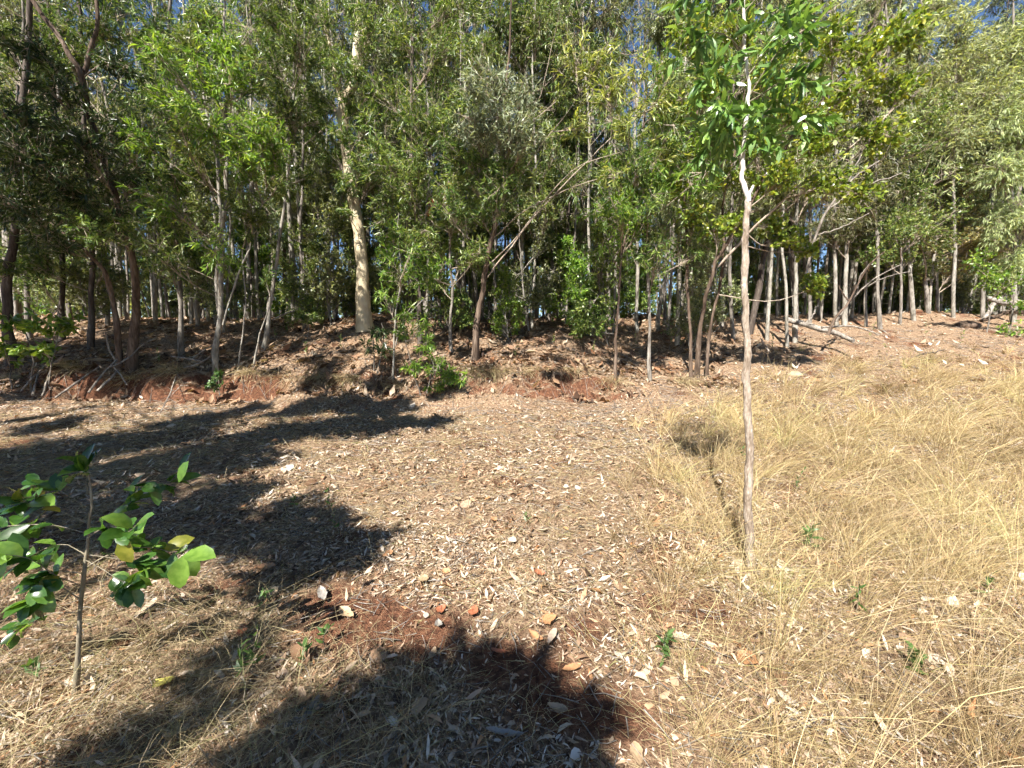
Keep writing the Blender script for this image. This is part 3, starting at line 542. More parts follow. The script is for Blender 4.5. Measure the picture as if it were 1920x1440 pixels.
# taller slim trees filling the top of the stand
TOPM = [(30, 'thick dark left trunk'), (105, 'straight dark left trunk'), (200, 'dark leaning tree'), (290, 'mossy grey trunk'), (370, 'twin pale stems'), (465, 'leaning pale stem'), (570, 'little seedling left of the gum'), (630, 'cream gum'), (725, 'young pale stemmed tree'), (765, 'dark straight trunk'), (825, 'thin mottled trunk'), (870, 'silver leaved tree'), (930, 'thin dark trunk'), (985, 'lone pale pole'), (1030, 'kinked trunk'),
        (1105, 'slim grey trunk'), (1140, 'slender brown tree'), (1195, 'slender grey tree'), (1245, 'mottled white pole'), (1330, 'many stemmed tree'), (1380, 'grey barked sapling'), (1440, 'pale pole trunk'), (1520, 'long log'), (1575, 'bare dead branch'), (1650, 'thin crest stem'), (1715, 'paired crest trunks')]
for k, (px, nm) in enumerate(TOPM):
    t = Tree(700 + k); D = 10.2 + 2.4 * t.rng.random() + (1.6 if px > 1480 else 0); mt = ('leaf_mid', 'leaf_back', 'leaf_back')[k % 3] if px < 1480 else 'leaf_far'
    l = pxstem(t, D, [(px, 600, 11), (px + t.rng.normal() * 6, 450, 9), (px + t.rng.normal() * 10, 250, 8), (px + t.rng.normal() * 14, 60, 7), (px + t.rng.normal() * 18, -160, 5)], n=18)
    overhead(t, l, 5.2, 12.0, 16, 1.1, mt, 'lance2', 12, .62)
    for j in range(22):      # upright bare twigs
        z = t.rng.uniform(4, 11); i = int(np.argmin(np.abs(l[0][:, 2] - z))); a_ = t.rng.uniform(0, 6.28); q = t.rng.uniform(.4, 1.3)
        e = l[0][i] + np.array([math.cos(a_) * q * .35, math.sin(a_) * q * .35, q]); t.br.tubes(spline([l[0][i], l[0][i] * .4 + e * .6 + np.array([math.cos(a_), math.sin(a_), 0]) * .08 * q, e], 4)[None], np.linspace(.009, .003, 4)[None], 3)
    t.finish('tall_tree', 'tall slim tree with a thin hanging crown behind the ' + nm, 'tree', 'tall slim trees behind the front row', bark=('bark_grey', 'bark_pale')[k % 2])

# leafy young tree and bushes on the bank right of the gum
t = Tree(40); D = 7.9
l = pxstem(t, D, [(738, 690, 7), (740, 640, 6), (745, 580, 5), (752, 520, 4), (745, 460, 3), (748, 400, 2)], n=14, sides=7)
l2 = pxstem(t, D, [(741, 650, 4), (760, 600, 4), (800, 560, 3), (830, 520, 2)], free=True, n=10, sides=5)
pxclumps(t, D, [(745, 520, 34), (722, 560, 28), (770, 480, 32), (800, 520, 30), (760, 590, 26), (720, 480, 28), (830, 500, 26), (735, 440, 28)], 'leaf_bright', 'lance', .75)
t.finish('young_tree', 'young pale stemmed tree with loose bright narrow leaves right of the cream gum', 'sapling', bark='bark_pale')
def bush(seed, D, stems, clumps, mat, spec, dens, name, label, cat, bark='bark_grey'):
    t = Tree(seed)
    for s_ in stems: pxstem(t, D, s_, n=8, sides=5)
    pxclumps(t, D, clumps, mat, spec, dens, below=.3); return t.finish(name, label, cat, bark=bark)
bush(41, 7.45, [[(800, 720, 5), (815, 690, 4), (835, 665, 3)], [(790, 720, 4), (770, 680, 3), (760, 640, 2)], [(805, 722, 4), (840, 705, 3), (865, 700, 2)]],
     [(845, 705, 26, -.2), (820, 690, 26, -.1), (800, 650, 24, 0), (775, 690, 22, -.1), (790, 610, 18, .1), (862, 712, 18, -.3), (760, 625, 22, .2), (815, 725, 18, -.2)], 'leaf_bright', 'lance', 1.0, 'shrub', 'narrow leaved green shrub spilling over the cut bank', 'shrub')
bush(42, 8.0, [[(700, 665, 4), (700, 640, 3), (690, 615, 2)], [(705, 665, 4), (720, 640, 3), (715, 605, 2)]], [(712, 625, 24), (690, 655, 18), (722, 655, 20)], 'leaf_dark', 'lance', .9, 'shrub', 'low dark green shrub at the foot of the cream gum', 'shrub')
bush(43, 7.3, [[(60, 740, 5), (58, 670, 4), (40, 610, 3)], [(95, 735, 4), (100, 680, 3), (110, 625, 2)], [(20, 742, 4), (20, 690, 3), (10, 640, 2)]],
     [(20, 605, 34, -.1), (70, 608, 30, -.2), (105, 615, 28, 0), (10, 660, 30, -.1), (55, 650, 26, -.2), (90, 662, 24, 0), (140, 605, 22, .1)], 'leaf_bright', dict(L=.13, r=.42, tpl='round4', droop=.7, sc=.7), .42, 'shrub', 'broad leaved bush with drooping leaves below the left trunks', 'shrub')
bush(44, 7.5, [[(405, 735, 3), (408, 715, 3), (412, 695, 2)]], [(412, 705, 16, -.1), (402, 722, 14, -.2)], 'leaf_weed', dict(L=.07, r=.5, tpl='round4', droop=.2, sc=.9), .9, 'small_plant', 'little green plant on the bank under the twin pale stems', 'plant')
bush(45, 9.6, [[(575, 612, 3), (575, 590, 2)]], [(580, 592, 20), (560, 596, 16)], 'leaf_mid', 'lance', .8, 'shrub', 'small shrub on the mound left of the cream gum', 'shrub')
bush(46, 11.5, [[(1890, 640, 5), (1895, 600, 4), (1900, 540, 3)], [(1850, 640, 4), (1855, 590, 3), (1840, 530, 2)]], [(1895, 530, 34), (1850, 520, 34), (1830, 490, 30), (1900, 620, 26), (1915, 570, 24)], 'leaf_bright', 'oval', .55, 'shrub', 'loose green shrub in front of the log pile at the right edge', 'shrub')

# ------------------------------------------------------------------ the stand behind: prototypes and copies
def proto(seed, H, mat, bark, lean, spec='lance2', low=.30, ncl=32, spread=1.5, dens=28):
    t = Tree(seed); r = t.rng
    top = np.array([r.normal() * lean, r.normal() * lean, H])
    mid = top * .5 + np.array([r.normal() * .25, r.normal() * .25, 0])
    rad = H * r.uniform(.0040, .0062)
    l = t.stem([np.zeros(3), mid * .5 + np.array([0, 0, 0]), mid, (mid + top) / 2, top], [rad * 1.2, rad, rad * .8, rad * .55, rad * .2], n=20, sides=7, wob=.03)
    if r.random() < .5:
        a = l[0][7]; t.stem([a, a + np.array([r.normal() * .4, r.normal() * .4, H * .2]), a + np.array([r.normal() * .9, r.normal() * .9, H * .5])], [rad * .6, rad * .45, rad * .15], n=12, sides=6)
    for k in range(ncl):
        z = H * r.uniform(low, 1.0); ln = t.lines[r.integers(len(t.lines))]; P = ln[0]
        i = int(np.argmin(np.abs(P[:, 2] - z + r.uniform(.4, 1.2)))); a = r.uniform(0, 6.28); rr = spread * r.uniform(.15, 1) * (1.1 - .5 * z / H)
        t.clump(P[i], [P[i, 0] + rr * math.cos(a), P[i, 1] + rr * math.sin(a), z], r.uniform(.5, 1.0) * min(1, H / 7), mat, spec, dens, 17, r0=.012)
    for k in range(14):      # bare dead side twigs low on the trunk
        z = H * r.uniform(.05, .4); i = int(np.argmin(np.abs(l[0][:, 2] - z))); a = r.uniform(0, 6.28); q = r.uniform(.3, 1.0)
        e = l[0][i] + np.array([math.cos(a) * q, math.sin(a) * q, q * r.uniform(-.1, 1.2)])
        t.br.tubes(spline([l[0][i], (l[0][i] + e) / 2 + r.normal(size=3) * .08, e], 5)[None], np.linspace(.007, .002, 5)[None], 3)
    return t.finish('slender_tree', None, 'tree', loc=np.zeros(3), bark=bark, join=True)
BACK = [proto(100, 12, 'leaf_back', 'bark_grey', .5), proto(101, 13, 'leaf_mid', 'bark_grey', .7), proto(102, 11, 'leaf_back', 'bark_pale', .6), proto(103, 14, 'leaf_back', 'bark_dark', .5),
        proto(104, 12, 'leaf_mid', 'bark_pale', .9), proto(105, 10, 'leaf_mid', 'bark_brown', .8, low=.15), proto(106, 13, 'leaf_back', 'bark_pale', .5, low=.35)]
UNDER = [proto(110, 4.2, 'leaf_mid', 'bark_grey', .4, 'oval', .08, 20, .9, 30), proto(111, 5.0, 'leaf_back', 'bark_pale', .5, 'oval', .1, 20, 1.0, 30), proto(112, 3.2, 'leaf_bright', 'bark_pale', .3, 'oval', .08, 16, .8, 30)]
def kids(o, tbl={}):
    if o.name not in tbl: tbl[o.name] = [c for c in bpy.data.objects if c.parent is o]
    return tbl[o.name]
used = set()
def place(root, x, y, rz, sc, label, group, tilt=0.0, name=None):
    if root.name not in used:
        used.add(root.name); kids(root); o = root
    else:
        o = root.copy(); C.objects.link(o)
        for c in kids(root):
            k = c.copy(); C.objects.link(k); k.parent = o
    o.location = (x, y, float(zg(x, y)) - .06); o.rotation_euler = (tilt, 0, rz); o.scale = (sc, sc, sc)
    o['label'] = label; o['group'] = group
    return o
rng = np.random.default_rng(77)
spots = []
def free(x, y, dmin):
    return all((x - a) ** 2 + (y - b) ** 2 > dmin * dmin for a, b in spots)
MARKS = [(22, 'thick dark left trunk'), (117, 'straight dark left trunk'), (243, 'dark leaning tree'), (339, 'mossy grey trunk'), (411, 'twin pale stems'), (500, 'leaning pale stem'), (683, 'cream gum'), (787, 'dark straight trunk'), (893, 'silver leaved tree'), (1000, 'lone pale pole'), (1066, 'stout dark trunk'),
         (1157, 'slender brown tree'), (1221, 'slender grey tree'), (1270, 'mottled white pole'), (1310, 'many stemmed tree'), (1405, 'grey barked sapling'), (1495, 'long log'), (1590, 'bare dead branch'), (1690, 'thin crest stem'), (1750, 'paired crest trunks'), (1900, 'forked grey log')]
def where(look, x, y):
    px = 960 + FPX * x / y; k = min(MARKS, key=lambda m: abs(m[0] - px)); d = px - k[0]
    side = 'directly behind' if abs(d) < 14 else ('behind and left of' if d < 0 else 'behind and right of')
    row = 'close behind' if y < 12.5 else ('in the front rows' if y < 15.5 else ('midway in' if y < 20 else 'deep in the stand'))
    out = look + ' ' + side + ' the ' + k[1] + ', ' + row
    return out if len(out.split()) <= 16 else out.replace('behind and ', '')
nb = 0; tries = 0
while nb < 112 and tries < 20000:
    tries += 1
    y = 11.6 + 17 * rng.random() ** 1.2; x = rng.uniform(-1.42, 1.42) * (y + 1)
    u = x / y
    if u > .62 and y < 14.8: continue
    if u < -.55 and y < 10.5: continue
    if not free(x, y, .55 + .03 * (y - 11)): continue
    spots.append((x, y)); nb += 1
    bi = int(rng.integers(len(BACK))); look = ('slim grey barked tree', 'tall grey tree', 'short pale stemmed tree', 'tall dark stemmed tree', 'leaning pale stemmed tree', 'short brown stemmed tree', 'tall white stemmed tree')[bi]
    place(BACK[bi], x, y, rng.uniform(0, 6.28), rng.uniform(.8, 1.2), where(look, x, y), 'trees of the crowded stand', tilt=rng.normal() * .03)
for k in range(60):
    y = 11.5 + 17 * rng.random(); x = rng.uniform(-1.35, 1.35) * (y + 1); u = x / y
    if u > .55 and y < 15: y = 15 + rng.random() * 6; x = u * y
    if not free(x, y, .4): continue
    spots.append((x, y))
    ui = int(rng.integers(3)); UL = ('small leafy understorey tree', 'pale stemmed understorey tree', 'low bright green understorey bush')
    place(UNDER[ui], x, y, rng.uniform(0, 6.28), rng.uniform(.7, 1.25), where(UL[ui], x, y), 'understorey young trees')

for k in range(28):
    y = 9.4 + 4.2 * rng.random(); u = rng.uniform(-1.3, .52); x = u * y
    if abs(u + .385) < .12 and y < 10.2: continue
    if not free(x, y, .45): continue
    spots.append((x, y)); ui = int(rng.integers(3))
    place(UNDER[ui], x, y, rng.uniform(0, 6.28), rng.uniform(.6, 1.0), where(UL[ui], x, y), 'understorey young trees')
for k in range(24):
    u = rng.uniform(.45, 1.32); y = 14.9 + 4.5 * rng.random(); x = u * y
    if not free(x, y, .4): continue
    spots.append((x, y)); ui = int(rng.integers(3))
    place(UNDER[ui], x, y, rng.uniform(0, 6.28), rng.uniform(.55, 1.0), where(UL[ui], x, y), 'understorey young trees')
def pole(seed, H, bark):
    t = Tree(seed); r = t.rng; top = np.array([r.normal() * .25, r.normal() * .25, H]); rad = .018 + .0038 * H
    l = t.stem([np.zeros(3), top * .4 + r.normal(size=3) * .08, top * .75 + r.normal(size=3) * .1, top], [rad, rad * .85, rad * .6, rad * .25], n=14, sides=6, wob=.03)
    for k in range(16):
        z = H * r.uniform(.3, .95); i = int(np.argmin(np.abs(l[0][:, 2] - z))); a = r.uniform(0, 6.28); q = r.uniform(.25, .8)
        e = l[0][i] + np.array([math.cos(a) * q * .6, math.sin(a) * q * .6, q * r.uniform(.1, 1.3)])
        t.br.tubes(spline([l[0][i], (l[0][i] + e) / 2 + r.normal(size=3) * .06, e], 4)[None], np.linspace(.006, .002, 4)[None], 3)
        if k % 2: t.clump(l[0][i], e, .22, 'leaf_back', 'lance', 7, 9, r0=.004)
    return t.finish('thin_sapling', None, 'sapling', loc=np.zeros(3), bark=bark, join=True)
POLES = [pole(120, 8.5, 'bark_pale'), pole(121, 10, 'bark_grey'), pole(122, 7, 'bark_grey'), pole(123, 11.5, 'bark_pale')]
PL = ('thin pale pole', 'thin grey pole', 'short grey pole', 'tall pale pole')
for k in range(230):
    y = 10.6 + 11 * rng.random(); u = rng.uniform(-1.3, 1.3); x = u * y
    if u > .5 and y < 13.5: y += 5; x = u * y
    if not free(x, y, .3): continue
    spots.append((x, y)); pi = int(rng.integers(4))
    place(POLES[pi], x, y, rng.uniform(0, 6.28), rng.uniform(.75, 1.2), where(PL[pi], x, y), 'thin poles among the trees', tilt=rng.normal() * .025)

rw = np.random.default_rng(88); n = 36000
yy = rw.uniform(30, 37, n); xx = rw.uniform(-1.5, 1.5, n) * yy; hh = (6.0 + 6 * fbm(xx * .35, yy * .35, 71, 3)) * rw.random(n) ** .7
b = MB(); Lw = rw.uniform(.3, .55, n)
leaves_into(b, rw, np.stack([xx, yy, zg(xx, yy) + np.maximum(hh, .05)], -1), runit(rw, n) - UP * .3, runit(rw, n) + UP * .4, Lw, Lw * .5, 'lance2', np.ones(n))
tag(b.build('distant_woodland', M['leaf_back']), 'far green undergrowth closing the stand behind all the trunks', 'woodland', kind='stuff')

# ------------------------------------------------------------------ trees beside and behind the camera that shade the foreground
def shade_tree(seed, base, h, pts, label, dens):
    t = Tree(seed); cs = [(caster(px, py, hh), r) for px, py, hh, r in pts]
    m = np.mean([c for c, _ in cs], 0)
    b = np.array([base[0], base[1], float(zg(*base)) - .1]); top = np.array([m[0] * .4 + b[0] * .6, m[1] * .4 + b[1] * .6, h])
    l = t.stem([b, (b * .6 + top * .4) + np.array([.1, -.1, 0]), top], [.13, .10, .05], n=18)
    for c, r in cs: t.clump(nearest(l, c, .8), c, r, 'leaf_mid', dict(L=.20, r=.26, tpl='lance2', droop=.4, sc=.8), int(dens * 1.5 * (r / .5) ** 2), 18, r0=.02)
    t.finish('shade_tree', label, 'tree', bark='bark_grey')
shade_tree(200, (-7.4, -1.2), 6.5, [(60, 850, 5, .8), (180, 840, 5, .8), (300, 830, 5, .75), (420, 840, 5, .7), (520, 815, 5, .65), (620, 800, 5, .65), (720, 800, 5, .6), (810, 795, 5, .42), (350, 790, 5.2, .5), (450, 775, 5.2, .5), (640, 760, 5.4, .5), (740, 765, 5.4, .45), (460, 870, 5, .4), (100, 800, 5.5, .5), (560, 770, 5.5, .5), (680, 765, 5.5, .4), (20, 900, 4.6, .6), (150, 900, 4.6, .5), (60, 880, 4.8, .6), (220, 885, 4.8, .5), (340, 890, 4.8, .35), (40, 690, 6.2, .7), (150, 680, 6.2, .6), (270, 690, 6.2, .6), (390, 700, 6.2, .4), (60, 650, 6.5, .7), (220, 640, 6.5, .6), (600, 715, 6, .4), (720, 720, 6, .4), (840, 730, 6, .3), (330, 640, 6.5, .5)], 'leafy tree left of the viewer shading the left of the clearing', 46)
shade_tree(201, (-4.6, -2.6), 6.0, [(60, 960, 4.4, .55), (220, 960, 4.4, .5), (360, 970, 4.4, .45), (480, 985, 4.4, .4), (580, 1010, 4.4, .4), (650, 1030, 4.4, .3), (420, 930, 4.6, .35), (120, 1030, 4.2, .3), (290, 1010, 4.2, .25), (560, 1060, 4.2, .24)], 'leafy tree behind the viewer on the left shading the broad leaved sapling', 46)
shade_tree(202, (-4.2, -4.6), 6.2, [(790, 1300, 4, .22), (860, 1300, 4, .24), (760, 1370, 4, .3), (880, 1370, 4, .34), (970, 1390, 4, .3), (660, 1410, 4, .26), (880, 1480, 4, .4), (1040, 1470, 4, .3), (720, 1470, 4, .36), (990, 1490, 4, .34), (500, 1190, 4, .12), (440, 1230, 4, .12), (400, 1330, 4, .12), (300, 1380, 4, .13), (520, 1400, 4, .14), (200, 1420, 4, .12), (600, 1330, 4, .12)], 'leafy tree behind the viewer casting the dark shade at the bottom', 44)

def added_canopy(seed, base, h, xs_, label):  # added unseen trees, foliage placed sunward to dapple the slope
    t = Tree(seed); r_ = t.rng; b = np.array([base[0], base[1], float(zg(*base)) - .1]); cs = []
    for px in xs_:
        for py in (618, 640, 664, 690):
            if r_.random() < .70: cs.append(caster(px + r_.uniform(-30, 30), py + r_.uniform(-8, 8), r_.uniform(7.8, 9.6)))
    m = np.mean(cs, 0); top = np.array([b[0] * .55 + m[0] * .45, b[1] * .55 + m[1] * .45, h])
    l = t.stem([b, b * .6 + top * .4 + np.array([.1, 0, .4]), top], [.15, .12, .05], n=18)
    for c in cs: t.clump(nearest(l, c, 1.0), c, r_.uniform(.26, .46), 'leaf_mid', dict(L=.17, r=.22, tpl='lance2', droop=.5, sc=.8), 22, 14, r0=.02)
    t.finish('shade_tree', label, 'tree', bark='bark_grey')
added_canopy(205, (-9.8, 2.4), 8.6, range(220, 700, 62), 'added unseen tree on the left whose canopy dapples the slope below the gum')
added_canopy(206, (-8.6, 0.2), 8.8, range(720, 1180, 60), 'added tree out of view on the left whose high canopy dapples the central slope')
t = Tree(204); b = np.array([-13.0, 1.0, float(zg(-13.0, 1.0)) - .1])
l = t.stem([b, b + np.array([.3, .2, 4.5]), b + np.array([.9, .8, 11])], [.16, .12, .05], n=18)
for k in range(26):
    c = np.array([t.rng.uniform(-13.2, -8.6), t.rng.uniform(1.6, 4.4), t.rng.uniform(6.5, 10.5)])
    t.clump(nearest(l, c, 1.0), c, t.rng.uniform(.6, .95), 'leaf_mid', dict(L=.20, r=.26, tpl='lance2', droop=.4, sc=.8), 60, 16, r0=.02)
t.finish('shade_tree', 'large leafy tree left of the view shading the left trunks', 'tree', bark='bark_grey')

# ------------------------------------------------------------------ grey barked sapling in front
def leaf_mesh_one(name, mat, L, W, tpl, curl):
    mb = MB(); leaves_into(mb, None, np.zeros((1, 3)), np.array([[1., 0, 0]]), np.array([[0, 0, 1.]]), [L], [W], tpl, np.array([curl]))
    me = mk_mesh(name, np.concatenate(mb.v), np.concatenate(mb.q), np.concatenate(mb.t), True); me.materials.append(mat); return me
from mathutils import Matrix
def put_leaf(me, parent, base, pos, d, up, sc, name='leaf'):
    d = Vector(d).normalized(); side = d.cross(Vector(up)).normalized(); n = side.cross(d)
    o = bpy.data.objects.new(name, me); C.objects.link(o); o.parent = parent
    m = Matrix((d, -side, n)).transposed().to_4x4()
    o.matrix_local = Matrix.Translation(Vector(np.asarray(pos) - np.asarray(base))) @ m @ Matrix.Scale(sc, 4); return o
def single_leaf_mats(prefix, cols, **kw):
    return [leaf_mat(f'{prefix}_{i}', [c, c], patch=(4.5, (.66, .74, .62)), **kw) for i, c in enumerate(cols)]
r = np.random.default_rng(5)
D = float(hit(1411, 1070)[1])
t = Tree(50)
lo = pxstem(t, D, [(1411, 1078, 30), (1410, 1060, 23), (1409, 1010, 20), (1405, 930, 19), (1407, 850, 18), (1402, 760, 17), (1405, 660, 16), (1401, 560, 15), (1403, 470, 15), (1400, 410, 14), (1403, 372, 14)], n=90, sides=18, wob=.0045)
for i_ in range(len(t.trunk.v)):
    v_ = t.trunk.v[i_]; c_ = np.repeat(lo[0], 18, 0); v_[:] = c_ + (v_ - c_) * (1 + .22 * fbm(np.arctan2((v_ - c_)[:, 1], (v_ - c_)[:, 0]) * 1.6, v_[:, 2] * 9, 33, 4))[:, None]
sap_base = lo[0][0]
sap = t.finish('sapling', 'tall thin sapling with rough grey brown bark and white upper stem in dry grass', 'sapling', bark='bark_sapling')
for m_ in [o for o in bpy.data.objects if o.parent is sap]: m_['label'] = 'rough flaking grey brown lower trunk'
t2 = Tree(51)
up1 = pxstem(t2, D, [(1403, 378, 13), (1397, 350, 11), (1393, 320, 10), (1396, 285, 9), (1398, 250, 8), (1403, 200, 9), (1405, 165, 8), (1401, 120, 7), (1399, 70, 7), (1396, 10, 6), (1394, -60, 7), (1398, -150, 5), (1400, -260, 3)], free=True, n=40, sides=12, wob=.006)
t2.stem([at(1404, 366, D), at(1409, 356, D - .01), at(1413, 347, D - .02)], [.012, .009, .007], n=6, sides=8, wob=0)
br = []
for pts in ([(1392, 318, 4), (1378, 270, 4), (1366, 225, 3), (1362, 190, 2)], [(1394, 322, 4), (1412, 300, 3), (1425, 285, 2), (1432, 262, 2)], [(1398, 255, 4), (1420, 225, 3), (1440, 205, 2)], [(1399, 250, 4), (1380, 225, 3), (1352, 205, 2)],
            [(1404, 180, 4), (1440, 120, 4), (1480, 75, 3), (1520, 60, 2)], [(1402, 140, 4), (1450, 80, 4), (1490, 30, 3), (1500, -20, 2)], [(1400, 110, 4), (1370, 70, 4), (1330, 60, 3), (1300, 90, 2)], [(1399, 70, 4), (1360, 20, 3), (1320, -10, 3), (1300, -40, 2)],
            [(1397, 20, 4), (1440, -30, 3), (1480, -60, 2), (1500, -80, 2)], [(1395, -40, 4), (1350, -90, 3), (1310, -110, 2), (1290, -110, 2)], [(1396, -90, 4), (1440, -150, 3), (1460, -200, 2), (1465, -240, 2)], [(1404, 190, 4), (1450, 160, 3), (1490, 140, 3), (1530, 150, 2)],
            [(1401, 120, 4), (1365, 120, 3), (1345, 130, 2), (1318, 160, 2)], [(1405, 170, 4), (1460, 190, 3), (1500, 215, 2), (1530, 250, 2)], [(1398, 255, 3), (1360, 260, 3), (1330, 275, 2), (1310, 300, 2)], [(1395, -30, 3), (1400, -90, 3), (1380, -170, 2), (1370, -220, 2)]):
    br.append(pxstem(t2, D, pts, dD=r.uniform(-.22, .18), free=True, n=8, sides=6, minor=True, wob=.004))
t2.trunk.v = [v - sap_base for v in t2.trunk.v]; t2.br.v = [v - sap_base for v in t2.br.v]
o = t2.trunk.build('upper_trunk', M['bark_white'], sap, True); o['label'] = 'smooth white upper stem peeling in places'
t2.br.build('branches', M['stem_green'], sap, True)
gl = [leaf_mesh_one('gum_leaf', m, 1.0, wd, 'broad8', cu) for m, wd, cu in zip(single_leaf_mats('gum_leaf', [(.075, .15, .04), (.12, .22, .055), (.19, .29, .08), (.09, .18, .05)], trans=.28, rough=.42), (.22, .26, .2, .24), (.8, 1.2, .4, 1.6))]
nleaf = 0
for P, _ in br + [(up1[0][26:], None)]:
    for k in range(17):
        q = r.uniform(.3, 1.0) * (len(P) - 1.001); i = int(q); p = P[i] + (P[i + 1] - P[i]) * (q - i)
        tan = nrm(P[i + 1] - P[i]); d = tan * .6 + runit(r, 1)[0] * .8 + np.array([0, 0, -.55 * r.random()])
        put_leaf(gl[int(r.integers(4))], sap, sap_base, p, d, runit(r, 1)[0] * .6 + UP, r.uniform(.08, .155)); nleaf += 1

t3 = Tree(52)
for P, _ in br:
    q = t3.rng.integers(3, 8, 9); A = P[np.minimum(q, len(P) - 1)]; E = A + runit(t3.rng, 9) * .16 + np.array([0, 0, .03]); Mi = (A + E) / 2 + t3.rng.normal(size=(9, 3)) * .02
    tt = np.linspace(0, 1, 5)[None, :, None]; TW = (1 - tt) ** 2 * A[:, None] + 2 * tt * (1 - tt) * Mi[:, None] + tt ** 2 * E[:, None]
    t3.leaves(TW - sap_base, 'leaf_gum', dict(L=.085, r=.27, tpl='lance4', droop=.5, sc=.7), 9)
tag(t3.lv['leaf_gum'].build('crown', M['leaf_gum'], sap), kind='stuff')

# ------------------------------------------------------------------ broad leaved sapling, near left
D = float(hit(143, 1305)[1])
t = Tree(60)
st = pxstem(t, D, [(143, 1310, 12), (147, 1200, 10), (152, 1130, 9), (158, 1060, 8), (162, 1000, 6), (167, 935, 5), (166, 890, 3)], n=24, sides=9, wob=.004)
bs_base = st[0][0]
bl = leaf_mat('broad_leaf_stem', [(.1, .1, .05), (.1, .1, .05)], trans=0)
br = []
for pts, dd in (([(158, 1065, 4), (205, 1040, 4), (270, 1025, 3), (345, 1040, 2)], -.05), ([(162, 1010, 4), (195, 990, 3), (235, 1000, 3), (255, 985, 2)], -.2), ([(164, 980, 4), (110, 960, 3), (60, 945, 3), (30, 940, 2)], -.15),
                ([(166, 930, 3), (230, 915, 3), (300, 910, 3), (340, 890, 2)], .15), ([(155, 1100, 4), (110, 1080, 3), (60, 1050, 3), (10, 1040, 2)], -.2), ([(153, 1125, 4), (100, 1095, 3), (70, 1120, 2), (55, 1135, 2)], -.1),
                ([(160, 1040, 4), (120, 1020, 3), (80, 1030, 3), (50, 1050, 2)], .1), ([(160, 1050, 3), (200, 1070, 3), (230, 1090, 2), (250, 1100, 2)], -.1), ([(167, 925, 3), (165, 890, 2), (160, 872, 2)], 0), ([(163, 1000, 3), (100, 985, 3), (40, 985, 3), (-20, 990, 2)], .05), ([(160, 1040, 3), (230, 1050, 3), (280, 1060, 2), (300, 1065, 2)], .1), ([(150, 1150, 3), (95, 1150, 3), (45, 1175, 2), (20, 1190, 2)], .05), ([(164, 985, 3), (210, 965, 3), (240, 945, 2), (255, 925, 2)], .1), ([(165, 950, 3), (115, 920, 3), (75, 908, 2), (50, 915, 2)], .1), ([(157, 1075, 3), (105, 1070, 3), (75, 1090, 2), (60, 1100, 2)], -.15)):
    br.append(pxstem(t, D, pts, dD=dd, free=True, n=8, sides=5, minor=True, wob=.003))
bs = t.finish('broadleaf_sapling', 'small sapling with glossy broad oval leaves at the lower left', 'sapling', bark='stem_green', twig='stem_green')
bcols = [(.028, .075, .014), (.05, .115, .02), (.08, .16, .028), (.14, .24, .04), (.2, .2, .03)]
bmats = single_leaf_mats('broad_leaf', bcols, trans=.35, rough=.27, spec=.6)
blm = [leaf_mesh_one('broad_leaf', bmats[i], 1.0, wd, 'broad8', cu) for i, wd, cu in ((0, .56, 1), (1, .6, 1.5), (2, .52, .6), (3, .58, 1.2), (4, .6, 1.4), (1, .5, -.5))]
r = np.random.default_rng(9)
for P, _ in br:
    n = 15
    for k in range(n):
        q = (1.0 if k == 0 else r.uniform(.3, .98)) * (len(P) - 1.001); i = int(q); p = P[i] + (P[i + 1] - P[i]) * (q - i)
        tan = nrm(P[i + 1] - P[i]); d = tan * .8 + runit(r, 1)[0] * .75 + np.array([0, 0, -.15])
        put_leaf(blm[int(r.choice(6, p=[.24, .22, .2, .16, .04, .14]))], bs, bs_base, p, d, UP + runit(r, 1)[0] * .6 + np.array([0, -.4, 0]), r.uniform(.055, .105))
for (px, py, dd, up, sc, mi) in ((345, 1040, (-.1, -.2, -.9), (.2, -1, .1), .13, 3), (345, 1040, (1, -.1, .05), (0, -.5, 1), .125, 3), (235, 1005, (.1, -.1, -1), (.1, -1, .2), .11, 4), (60, 940, (1, -.3, .1), (0, -.5, 1), .12, 3), (335, 905, (.4, 0, .9), (-.3, -1, .3), .09, 2)):
    put_leaf(blm[mi], bs, bs_base, at(px, py, D - .1), dd, up, sc)

# ------------------------------------------------------------------ logs, sticks, dead branches
def wood(name, label, cat, lines, D, mat, group=None, sides=9, n=14, wob=.012):
    """lines: lists of (px, py, width px[, depth])"""
    t = Tree(hash(label) % 9999 if False else sum(map(ord, label)))
    for j, pts in enumerate(lines):
        P = []; rr = []
        for q in pts:
            Yd = q[3] if len(q) > 3 else D
            p = at(q[0], q[1], Yd); rad = q[2] * .36 / FPX * Yd
            p[2] = max(p[2], float(zg(p[0], p[1])) + rad * .5); P.append(p); rr.append(rad)
        Ps = spline(P, n); rs = np.interp(np.linspace(0, 1, n), np.linspace(0, 1, len(rr)), rr) * (1 + .06 * t.rng.normal(size=n))
        Ps = Ps + t.rng.normal(size=Ps.shape) * wob * .5
        mb = t.trunk if j == 0 else t.br
        mb.tubes(Ps[None], rs[None], sides, cap=True); t.lines.append((Ps, rs))
    base = t.lines[0][0][0]; o = empty(name, base); tag(o, label, cat, group)
    t.trunk.v = [v - base for v in t.trunk.v]; t.trunk.build('stem', M[mat], o, True)
    if t.br.n:
        t.br.v = [v - base for v in t.br.v]; t.br.build('side_branch', M[mat], o, True)
    return o
